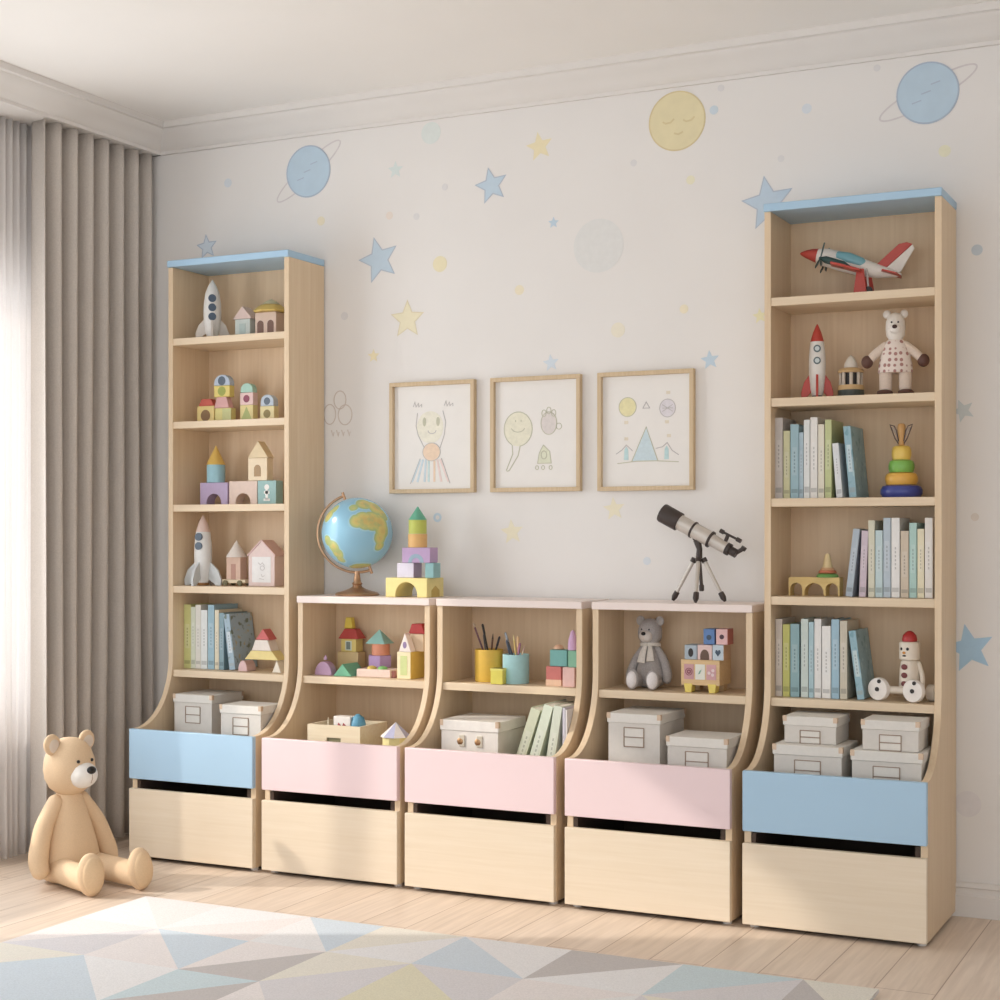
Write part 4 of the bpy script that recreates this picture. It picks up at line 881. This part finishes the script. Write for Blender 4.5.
# ------------------------------------------------------------------ right low cabinet: activity blocks
GE = 'picture blocks in the right pink cabinet'
Y = -.17; x0, x1 = px(681, Y), px(719.5, Y); hw = (x1-x0)/2; zt = pz(700, 660, Y); H = zt-Z1; d = .10
r = thing('activity_box', 'wooden activity box with yellow feet and pink picture panels beside the grey bear', 'toy', ((x0+x1)/2, Y+d/2, Z1))
MB().box(-hw, hw, -d/2, d/2, .02, H).build('body', TOYW, r, bev=.001)
for sx in (-1, 1):
    for sy in (-1, 1): MB().prism([(sx*hw*.62-.012, .024), (sx*hw*.62-.009, 0), (sx*hw*.62+.009, 0), (sx*hw*.62+.012, .024)], sy*(d/2-.014)-.016, sy*(d/2-.014)+.016).build('foot', col(236, 212, 96) if sy < 0 else TOYW, r, bev=.001)
for k, (cc, mk) in enumerate([((206, 152, 156), (150, 84, 92)), ((228, 226, 214), (120, 170, 150)), ((214, 160, 164), (232, 206, 206))]):
    xx = (-.58+.58*k)*hw; pn = MB().box(xx-hw*.25, xx+hw*.25, -d/2-.001, -d/2+.0002, .036, H-.012).build('picture_panel', col(*cc), r, smooth=False)
    q = .007; b = MB(); zc = (.036+H-.012)/2; yy = -d/2-.001
    if k == 0:
        b.ring(xx, zc, .0025, .006, yy, .0008); b.ring(xx, zc, .0085, .0105, yy, .0008)
    elif k == 1: b.prism([(xx-q*.8, zc-q), (xx-q*.1, zc-q*.7), (xx+q*.7, zc+q), (xx-q*.2, zc+q*.4)], yy-.0008, yy)
    else:
        for ox, oz in ((-.006, -.002), (.004, -.007), (.005, .005)): b.disc(xx+ox, zc+oz, .0046, yy, .0008)
    b.build('printed_mark', col(*mk), pn, smooth=False)
Y2 = Y+.006
o, z, hw, h, d = blk('grey-blue cube with a dark spot on the left of the activity box', 684.5, 697, 645, Y2, .06, zt, col(168, 182, 192), group=GE); spot(o, 0, h*.48, hw*.4, M_DARK, 'spot', d, h*.3)
o, z, hw, h, d = blk('pink block with a dark arch in the middle on the activity box', 697.4, 712, 645, Y2, .06, zt, col(226, 194, 188), group=GE)
MB().prism([(-hw*.6, 0.0005)]+[(-hw*.6*math.cos(PI*i/12), h*.25+h*.45*math.sin(PI*i/12)) for i in range(13)]+[(hw*.6, .0005)], -d/2-.0008, -d/2+.0002).build('arch', col(104, 76, 62), o)
o, z, hw, h, d = blk('light blue cube with a dark heart on the right of the activity box', 712.4, 723.5, 645, Y2, .06, zt, col(192, 206, 216), group=GE)
MB().prism([(0, h*.25), (hw*.5, h*.5), (hw*.4, h*.66), (hw*.15, h*.68), (0, h*.58), (-hw*.15, h*.68), (-hw*.4, h*.66), (-hw*.5, h*.5)], -d/2-.0008, -d/2+.0002).build('heart', M_DARKBLUE, o)
MB().box(hw, hw+.0006, -d/2, d/2, 0, h).build('wood_side', col(214, 170, 132), o, smooth=False)
o, _, hw, h, d = blk('royal blue cube with a dark spot topping the picture blocks', 703.4, 714.5, 629, Y2+.004, .05, z, col(92, 132, 190), group=GE); spot(o, 0, h*.45, hw*.45, M_DARKBLUE, 'spot', d)
o, _, hw, h, d = blk('pink cube with a dark spot topping the picture blocks', 716, 727.5, 629, Y2+.004, .05, z, col(230, 182, 180), group=GE); spot(o, 0, h*.5, hw*.4, col(80, 50, 60), 'spot', d)
MB().box(hw, hw+.0006, -d/2, d/2, 0, h).build('red_side', col(196, 110, 100), o, smooth=False)

# ------------------------------------------------------------------ bears
def limb(pts, rad, n=9):
    # smooth chain with round ends
    P = [Vector(p) for p in pts]; out = []; ro = []
    for i in range(len(P)-1):
        for k in range(n):
            t = k/n; p0, p1, p2, p3 = P[max(i-1, 0)], P[i], P[i+1], P[min(i+2, len(P)-1)]
            out.append(.5*((2*p1)+(-p0+p2)*t+(2*p0-5*p1+4*p2-p3)*t*t+(-p0+3*p1-3*p2+p3)*t**3)); ro.append(rad[i]+(rad[i+1]-rad[i])*t)
    out.append(P[-1]); ro.append(rad[-1])
    d0 = (out[0]-out[1]).normalized(); d1 = (out[-1]-out[-2]).normalized(); r0, r1 = ro[0], ro[-1]
    caps = [(math.cos(a), math.sin(a)) for a in (math.radians(x) for x in (88, 70, 50, 30, 12))]
    A = [out[0]+d0*r0*s for c, s in caps]; Ar = [max(.0004, r0*c) for c, s in caps]
    B = [out[-1]+d1*r1*s for c, s in caps][::-1]; Br = [max(.0004, r1*c) for c, s in caps][::-1]
    return A+out+B, Ar+ro+Br
def sitting_bear(name, label, loc, rz, s, body, inner, muzzle, nose, sole, scarf=None, headturn=0, legs=None):
    r = thing(name, label, 'teddy bear', loc, None, rz); q = lambda *a: tuple(v*s for v in a)
    b = MB(); pr = [(.002, .0), (.05, .003), (.076, .018), (.086, .045), (.086, .075), (.078, .115), (.066, .16), (.054, .2), (.044, .232), (.036, .255), (.03, .27), (.002, .28)]
    b.lathe([(a*s*1.03, z*s*.95) for a, z in pr], m=Matrix.Diagonal((.92, 1, 1, 1)), seg=32); b.build('torso', body, r)
    for sy in (-1, 1):
        p, ra = limb([q(0, sy*.043, .226), q(.008, sy*.086, .16), q(.022, sy*.112, .085), q(.034, sy*.114, .052)], [v*s for v in (.023, .026, .028, .025)]); MB().tube(p, ra, 18).build('arm', body, r)
        lg = legs[0 if sy < 0 else 1]
        p, ra = limb([q(.03, sy*.05, .045), q(lg[0]*.6, .05*sy*.4+lg[1]*.6, .043), q(lg[0], lg[1], .042)], [v*s for v in (.036, .035, .034)]); MB().tube(p, ra, 20).build('leg', body, r)
        a = math.atan2(lg[1]-sy*.05, lg[0]-.03)
        m = T(*q(lg[0]+.012, lg[1], .058)) @ R(a, 'Z') @ R(-.12, 'Y')
        ft = MB().ball((0, 0, 0), q(.026, .039, .058), 0, m).build('foot', body, r)
        MB().ball((.013*s, 0, -.002*s), q(.0165, .032, .049), 0, m).build('sole', sole, ft)
    hm = T(*q(.004, 0, .326)) @ R(headturn, 'Z')
    hd = MB().lathe([(v*s*k_, zz*s) for v, zz, k_ in [(.002, -.083, 1), (.032, -.078, 1), (.055, -.06, 1), (.068, -.035, 1), (.072, -.008, 1), (.069, .02, 1), (.06, .045, 1), (.045, .064, 1), (.022, .077, 1), (.002, .08, 1)]], m=hm, seg=32).build('head', body, r)
    for sy in (-1, 1):
        em = hm @ T(*q(0, sy*.061, .064)) @ R(sy*-.35, 'X')
        e = MB().ball((0, 0, 0), q(.012, .028, .030), 0, em).build('ear', body, hd); MB().ball((.006*s, 0, -.002*s), q(.0075, .0195, .0215), 0, em).build('inner_ear', inner, hd)
        MB().ball(q(.066, sy*.024, .018), .0048*s, 0, hm, 12, 8).build('eye', M_BLACK, hd)
    mz = MB().ball(q(.056, 0, -.022), q(.04, .042, .037), 0, hm).build('muzzle', muzzle, hd)
    MB().ball(q(.092, 0, -.006), q(.011, .0145, .011), 0, hm).build('nose', nose, hd)
    b = MB(); b.tube([hm @ Vector(q(.095, 0, -.017)), hm @ Vector(q(.0955, 0, -.03)), hm @ Vector(q(.09, 0, -.042))], .0012*s, 6); b.build('mouth', col(190, 160, 140), hd)
    if scarf:
        b = MB(); pts = [q(.046*math.cos(2*PI*i/24), .05*math.sin(2*PI*i/24), .252+.006*math.cos(2*PI*i/24)) for i in range(25)]; b.tube(pts, .014*s, 10)
        for sy, L_ in ((-.5, .1), (.45, .09)): b.tube([q(.048, sy*.03, .248), q(.072, sy*.05, .2), q(.086, sy*.06, .25-L_)], [.012*s, .02*s, .024*s], 10, flat=.35, up=(1, 0, 0))
        b.build('scarf', scarf, r)
    return r
M_BEAR = mat('honey_cloth', (226, 196, 160), .75, 0, .03, 260, .25)
bp = at(68.5, 881, Z=0)
sitting_bear('teddy_bear', 'large honey-coloured teddy bear sitting on the floor by the curtain', (bp.x, bp.y, 0), math.radians(-14), 1.04, M_BEAR,
             mat('ear_cloth', (222, 206, 190), .8), col(238, 232, 224), M_BLACK, mat('sole_cloth', (226, 196, 158), .8, 0, .03, 200), None, .1, [(.195, -.072), (.232, .062)])
gx = px(646, -.12)
sitting_bear('teddy_bear', 'grey plush bear with a white scarf sitting in the right pink cabinet', (gx, -.085, Z1), math.radians(-88), .485, mat('grey_plush', (176, 169, 166), .95, 0, .12, 300, .6),
             mat('grey_inner', (176, 168, 162), .95), mat('muzzle_plush', (214, 204, 196), .95), M_BLACK, mat('grey_sole', (226, 219, 217), .95, 0, .04, 200), mat('scarf_wool', (222, 214, 204), .95, 0, .06, 200), -.12, [(.15, -.055), (.155, .07)])
# standing bear in a patterned dress
def standing_bear():
    Y = -.12; x = px(895.5, Y); z0 = SH[1]
    r = thing('toy_bear', 'standing cream toy bear in a patterned dress, right bookcase', 'toy bear', (x, Y, z0), None, math.radians(8))
    fur = mat('cream_bear', (226, 208, 192), .8, 0, .04, 200); brn = col(98, 62, 50, .6)
    for s in (-1, 1):
        MB().lathe([(.013, .008), (.0165, .02), (.017, .05), (.016, .075)], (s*.025, 0, 0)).build('leg', fur, r)
        MB().ball((s*.027, -.006, .0085), (.021, .026, .0085)).build('foot', brn, r)
        p, ra = limb([(s*.026, 0, .126), (s*.048, -.004, .11), (s*.064, -.008, .094)], [.0125, .012, .011]); MB().tube(p, ra, 14).build('arm', fur, r)
        MB().ball((s*.072, -.01, .087), (.0155, .014, .0165)).build('paw', brn, r)
    m = bpy.data.materials.new('dress_print'); m.use_nodes = True; nt = m.node_tree; bs = nt.nodes['Principled BSDF']; bs.inputs['Roughness'].default_value = .85
    tc = nt.nodes.new('ShaderNodeTexCoord'); mp = nt.nodes.new('ShaderNodeMapping'); mp.inputs['Scale'].default_value = (68, 68, 68)
    vo = nt.nodes.new('ShaderNodeTexVoronoi'); vo.inputs['Randomness'].default_value = .25; vo.inputs['Scale'].default_value = 1
    rp = nt.nodes.new('ShaderNodeValToRGB'); rp.color_ramp.elements[0].position = .30; rp.color_ramp.elements[0].color = lin((176, 130, 122)); rp.color_ramp.elements[1].position = .38; rp.color_ramp.elements[1].color = lin((234, 220, 210))
    nt.links.new(tc.outputs['Object'], mp.inputs['Vector']); nt.links.new(mp.outputs['Vector'], vo.inputs['Vector']); nt.links.new(vo.outputs['Distance'], rp.inputs['Fac']); nt.links.new(rp.outputs['Color'], bs.inputs['Base Color'])
    MB().lathe([(.044, .058), (.0455, .06), (.043, .08), (.038, .105), (.031, .128), (.022, .14), (.014, .146)], m=Matrix.Diagonal((1, .72, 1, 1))).build('dress', m, r)
    r.scale = (1, 1, 1.045)
    hd = MB().lathe([(.001, .138), (.015, .14), (.0235, .152), (.0255, .17), (.0245, .188), (.02, .2), (.012, .208), (.001, .211)], m=Matrix.Diagonal((1, .95, 1, 1))).build('head', col(232, 224, 214), r)
    for s in (-1, 1):
        MB().ball((s*.022, .002, .207), (.0105, .006, .0105)).build('ear', col(228, 218, 208), hd)
        MB().ball((s*.0085, -.0225, .184), .0026, 0, None, 10, 6).build('eye', M_DARK, hd)
    MB().ball((0, -.021, .167), (.015, .011, .012)).build('muzzle', col(238, 230, 222), hd); MB().ball((0, -.0315, .172), (.0065, .0045, .005)).build('nose', col(70, 42, 38), hd)
standing_bear()

# ------------------------------------------------------------------ lantern tower toy, right bookcase
Y = -.12; xc = px(851, Y); rr = .0345
r = thing('toy_lighthouse', 'small wooden lantern tower with a white cone top between rocket and bear', 'toy', (xc, Y, SH[1]))
MB().lathe([(rr, 0), (rr*1.02, .004), (rr*1.0, .02)]).build('base', col(64, 70, 62), r)
MB().lathe([(rr*1.0, .02), (rr*1.02, .024), (rr*.98, .033)]).build('ring', col(206, 166, 110), r)
MB().lathe([(rr*.62, .033), (rr*.62, .066)]).build('core', col(52, 50, 48), r)
for k in range(8):
    a = 2*PI*k/8+.25; MB().cyl(rr*.14, .033, .066, (rr*.78*math.cos(a), rr*.78*math.sin(a), 0), 10).build('column', col(206, 190, 170), r)
MB().lathe([(rr*.98, .066), (rr*1.02, .07), (rr*.9, .076), (rr*.5, .08)]).build('roof', col(206, 166, 112), r)
MB().lathe([(rr*.52, .08), (rr*.48, .092), (rr*.3, .104), (rr*.16, .11), (.0006, .114)]).build('cone_top', col(218, 206, 190), r)

# ------------------------------------------------------------------ airplane
def airplane():
    Y = -.115; c = at(853, 266, Y); r = thing('toy_airplane', 'red and white toy propeller airplane on the top shelf of the right bookcase', 'toy airplane', (c.x, Y, SH[0]))
    W, RD, TL = col(232, 224, 214, .4), col(198, 66, 52, .4), col(40, 74, 70, .4); CY_ = col(120, 180, 192, .3)
    m = T(0, 0, c.z-SH[0]) @ R(.30, 'Y') @ R(.10, 'Z')       # nose towards -X and up
    def tub(pts, ra, flat=1): return MB().tube(pts, ra, 20, 0, m, flat)
    tub([(-.10, 0, .004), (-.075, 0, .005), (-.03, 0, .004), (.02, 0, .002), (.07, 0, .002), (.115, 0, .006), (.13, 0, .008)], [.019, .0245, .026, .024, .018, .009, .003]).build('fuselage', W, r)
    tub([(-.147, 0, -.002), (-.143, 0, -.001), (-.13, 0, .001), (-.115, 0, .003), (-.0995, 0, .004)], [.0006, .005, .011, .016, .0195]).build('nose_cone', RD, r)
    tub([(-.058, -.009, .012), (-.045, -.010, .013), (-.015, -.010, .013), (.02, -.009, .010), (.045, -.006, .006)], [.004, .0155, .0185, .0165, .006]).build('canopy', CY_, r)
    b = MB(); b.prism([(-.045, -.09), (-.02, -.1), (.035, -.095), (.03, 0), (.035, .075), (-.02, .08), (-.045, .07), (-.055, 0)], -.016, -.010, 'Z', 0, m); b.build('wing', RD, r, bev=.002)
    b = MB(); b.prism([(.055, .012), (.085, .015), (.134, .092), (.118, .093), (.1, .084)], -.003, .003, 'Y', 0, m); fin = b.build('tail_fin', RD, r, bev=.001)
    MB().prism([(.086, .014), (.125, .012), (.142, .082), (.1345, .091)], -.0026, .0026, 'Y', 0, m).build('rudder', W, fin, bev=.001)
    MB().prism([(.085, -.055), (.125, -.058), (.13, 0), (.125, .05), (.085, .048), (.075, 0)], .002, .006, 'Z', 0, m).build('tailplane', RD, r, bev=.001)
    for sy, xx in ((-.06, -.045), (.05, -.05)):
        e = MB(); e.tube([(xx-.03, sy, -.006), (xx-.02, sy, -.006), (xx+.03, sy, -.008), (xx+.05, sy, -.010)], [.005, .0095, .0095, .003], 14, 0, m)
        eo = e.build('engine', TL, r)
        pm = m @ T(xx-.033, sy, -.006)
        for k in range(3):
            a = 2*PI*k/3+.2; MB().prism([(-.003, .003), (-.006, .022), (-.004, .042), (.004, .042), (.006, .022), (.003, .003)], -.0012, .0012, 'X', 0, pm @ R(a, 'X')).build('propeller_blade', TL, eo)
        MB().ball((0, 0, 0), .005, 0, pm, 12, 8).build('propeller_hub', TL, eo)
    # landing legs down to the shelf
    zc = c.z-SH[0]
    MB().prism([(.008, .002), (.044, .002), (.036, zc-.014), (.018, zc-.014)], -.034, -.026, 'Y', 0).build('landing_leg', RD, r, bev=.001)
    MB().prism([(.03, .002), (.055, .002), (.044, zc-.014), (.03, zc-.014)], .012, .018, 'Y', 0).build('landing_leg', RD, r, bev=.001)
    MB().cyl(.011, -.004, .004, m=T(.047, -.024, .0112) @ R(PI/2, 'X'), seg=20).build('wheel', M_DARK, r); MB().tube([(.047, -.024, .0112), (.04, -.015, zc-.012)], .003, 8).build('wheel_strut', col(190, 184, 178), r)
airplane()

# ------------------------------------------------------------------ ring stacker with butterfly wires
Y = -.11; xc = px(901.5, Y); k = .002655
r = thing('stacking_toy', 'ring stacking toy with a blue base ring and butterfly-shaped top', 'stacking toy', (xc, Y, SH[2]))
zz = 0
for rad, h, cc in ((20.5*k, 12.5*k, (62, 74, 156)), (16*k, 12.5*k, (236, 176, 66)), (12.6*k, 12.5*k, (124, 188, 76)), (9.6*k, 14*k, (240, 200, 84))):
    b = MB(); b.lathe([(.004, zz), (rad*.9, zz+.0005), (rad, zz+h*.3), (rad, zz+h*.62), (rad*.9, zz+h*.9), (rad*.7, zz+h), (.004, zz+h)], seg=36); b.build('ring', col(*cc, .3), r); zz += h
MB().lathe([(.0055, zz-.001), (.009, zz+.004), (.0065, zz+.014), (.009, zz+.03), (.011, zz+.05), (.008, zz+.058), (.001, zz+.06)]).build('post', col(214, 160, 92), r)
for s in (-1, 1):
    MB().tube([(s*.006, -.004, zz+.004), (s*.016, -.004, zz+.02), (s*.027, -.004, zz+.05), (s*.03, -.004, zz+.056), (s*.018, -.004, zz+.052), (s*.012, -.004, zz+.04), (s*.007, -.004, zz+.012)], .0016, 8, up=(0, 1, 0)).build('wire_wing', col(92, 72, 66), r)
    MB().prism([(s*.010, zz+.02), (s*.026, zz+.050), (s*.019, zz+.050), (s*.012, zz+.036)], -.0045, -.0035).build('wing_panel', col(170, 150, 130), r)

# ------------------------------------------------------------------ arch bridge and cone stacker
Y = -.14; x0, x1 = px(788.6, Y), px(839.5, Y); hw = (x1-x0)/2; H = pz(814, 577.3, Y)-SH[3]; d = .04
def arc(cx_, ra, hz, n=12): return [(cx_-ra, 0)]+[(cx_-ra*math.cos(PI*i/n), hz+(ra)*math.sin(PI*i/n)) for i in range(n+1)]+[(cx_+ra, 0)]
e = .003; ra_s, ra_b = hw*.24, hw*.40
poly = [(-hw, 0)]+arc(-hw*.70, ra_s, H*.36)+arc(0, ra_b*.95, H*.16)+arc(hw*.70, ra_s, H*.36)+[(hw, 0), (hw, H), (-hw, H)]
o = MB().prism(poly, -d/2, d/2).build('toy_bridge', wood('bridge_wood', (232, 204, 138), (222, 190, 122), 'X', .5, 2), None, ((x0+x1)/2, Y+d/2, SH[3]))
tag(o, 'wooden three-arch toy bridge beside the books in the right bookcase', 'toy bridge')
zb = SH[3]+H; xc = px(827.5, Y+.02)
r = thing('stacking_cone', 'small cone toy with green and orange rings standing on the arch bridge', 'stacking toy', (xc, Y+.02, zb))
q = .0026
MB().lathe([(11*q, 0), (11.4*q, .004), (10*q, .008), (8*q, .010)]).build('ring', col(112, 170, 84), r); MB().lathe([(8*q, .0101), (9.4*q, .013), (8.4*q, .0185)]).build('ring', col(214, 120, 84), r)
MB().lathe([(7*q, .0186), (7.4*q, .022), (6*q, .026)]).build('ring', col(226, 176, 128), r); MB().lathe([(5.4*q, .0261), (4.6*q, .034), (3*q, .056), (2.2*q, .062), (.0005, .064)]).build('cone', col(232, 206, 150), r)

# ------------------------------------------------------------------ clown pull toy
def clown():
    Y = -.15; xc = px(904, Y); r = thing('pull_toy', 'wooden clown pull toy with red cap and big white wheels, right bookcase', 'pull toy', (xc, Y+.02, SH[4]))
    W = col(232, 218, 200, .45); Wh = col(238, 230, 222, .4); k = .00265
    hx = 4*k
    MB().lathe([(9.5*k, .0), (10.5*k, .01), (9.8*k, .058), (8.5*k, .078), (7*k, .083)], (hx, 0, .024)).build('body', W, r)
    h = MB().lathe([(8.5*k, 0), (10.2*k, .003), (10.2*k, .045), (9.2*k, .048)], (hx, 0, .107)).build('head', W, r)
    MB().lathe([(7.2*k, 0), (7.4*k, .006), (6.6*k, .016), (4*k, .024), (1.4*k, .028), (.0005, .0284)], (hx, 0, .1555)).build('cap', col(190, 44, 42, .4), r)
    fx = -.45
    def face(ang, z, rx, rz, m, nm, rad, par, t=.0018):
        mm = T(hx, 0, z) @ R(ang, 'Z') @ T(0, -rad, 0) @ R(PI/2, 'X'); MB().ball((0, 0, 0), (rx, rz, t), 0, mm, 14, 8).build(nm, m, par)
    for s in (-1, 1): face(fx+.1+s*.34, .137, .0038, .0042, M_BLACK, 'eye', 10.2*k, h)
    face(fx+.1, .127, .0045, .0035, col(226, 150, 60), 'nose', 10.4*k, h, .004); face(fx+.1, .119, .006, .0022, M_DARK, 'mouth', 10.1*k, h)
    for z in (.09, .068, .046): face(fx+.1, z, .0095, .0075, col(120, 50, 50), 'button', 10.0*k, r, .0025)
    p, ra = limb([(hx+9*k, -.004, .098), (hx+13*k, -.01, .068), (hx+14*k, -.022, .035)], [.007, .0065, .006]); MB().tube(p, ra, 12).build('arm', W, r)
    MB().tube([(-.075, -.02, .029), (.05, -.028, .029)], .010, 12).build('axle_bar', W, r)
    # two big wheels facing the room, hubs and bosses
    for wx, wy, nm in ((-24*k, -.028, 0), (11.5*k, -.044, 1)):
        m = T(wx, wy, .0302) @ R(-.35, 'Z') @ R(PI/2, 'X')
        wl = MB().lathe([(.028, -.008), (.030, -.006), (.030, .005), (.028, .008), (.004, .0085)], m=m, seg=36).build('wheel', Wh, r)
        MB().cyl(.0058, .006, .0105, m=m, seg=16).build('hub', M_DARK, wl); MB().cyl(.0052, .006, .0105, (.006, .021, 0), 16, 0, m).build('spot', M_DARK, wl)
    MB().lathe([(.02, -.012), (.022, -.01), (.022, .010), (.02, .012)], m=T(.068, .01, .0222) @ R(PI/2, 'Y') @ R(.2, 'X'), seg=28).build('rear_roller', W, r)
    MB().box(-.02, .06, -.01, .014, .018, .03).build('chassis', W, r, bev=.003)
clown()

# ------------------------------------------------------------------ telescope
def telescope():
    Y = -.10; c = at(699, 545, Y); z0 = ZLOW; sc = .00279
    r = thing('telescope', 'silver and black toy telescope on a tripod on the right pink cabinet', 'telescope', (c.x, Y, z0))
    D = mat('telescope_black', (62, 52, 48), .45, .1)
    def P(u, v): p = at(u, v, Y); return Vector((p.x-c.x, 0, p.z-z0))
    a, e = P(662, 512.5), P(735, 553); ax = (e-a).normalized(); q = ax.to_track_quat('Z', 'Y').to_matrix().to_4x4(); L_ = (e-a).length
    m = T(*a) @ q
    MB().cyl(.0222, .045, L_*.66, m=m).build('main_tube', M_SILVER, r)
    MB().cyl(.0185, L_*.66, L_*.9, m=m, r2=.0165).build('focuser_tube', M_SILVER, r)
    MB().lathe([(.023, 0), (.0262, .0), (.0275, .004), (.027, .058), (.022, .06)], m=m).build('lens_hood', D, r)
    MB().lathe([(.020, -.0004), (.022, .002)], m=m).build('lens', mat('lens_glass', (60, 66, 80), .08), r)
    for t in (.42, .655): MB().lathe([(.0218, L_*t), (.0245, L_*t+.001), (.0245, L_*t+.006), (.0218, L_*t+.007)], m=m).build('tube_ring', D, r)
    MB().cyl(.0175, L_*.885, L_*.93, m=m).build('end_ring', D, r); MB().cyl(.0125, L_*.93, L_*1.02, m=m).build('diagonal', D, r)
    MB().tube([P(736, 553), P(743.5, 548.5)], .006, 12).build('eyepiece', D, r); MB().tube([P(742.5, 550), P(744.5, 547)], .008, 12).build('eyepiece_cup', D, r)
    f0, f1 = P(722, 531.5), P(738.5, 540); MB().tube([f0, f1], .0035, 10).build('finder_scope', D, r)
    MB().tube([f0-ax*.006, f0+ax*.006], .0062, 12).build('finder_lens', D, r); MB().tube([f1-ax*.006, f1+ax*.008], .0062, 12).build('finder_eyepiece', D, r)
    MB().tube([P(725.5, 541.5), P(728, 535)], .0055, 10).build('finder_bracket', D, r)
    MB().tube([P(697, 540), P(699.5, 549), P(699, 558)], [.011, .008, .0095], 14).build('mount_head', D, r); MB().ball(P(695.5, 538), .009).build('clamp_knob', D, r)
    top = P(699, 557)
    MB().tube([top+Vector((0, 0, .01)), Vector((.006, .004, .045))], .005, 12).build('centre_column', D, r); MB().lathe([(.005, 0), (.007, .002), (.007, .016), (.004, .02)], (.0062, .0041, .03)).build('column_foot', D, r)
    for fx, fy, in ((-.077, -.005), (.079, -.005), (px(695.5, Y-.095)-c.x, -.095)):
        ft = Vector((fx, fy, .0015)); d = ft-top; hp = top+Vector((fx, fy, 0)).normalized()*.014-Vector((0, 0, .006)); d = ft-hp
        lg = MB().tube([hp, hp+d*.80], [.0062, .0048], 12).build('leg', M_SILVER, r); MB().tube([hp-d*.02, hp+d*.07], .0085, 12).build('hinge', D, lg)
        MB().tube([hp+d*.78, hp+d*.9, hp+d*.985], [.008, .0085, .004], 12).build('leg_tip', D, lg)
telescope()
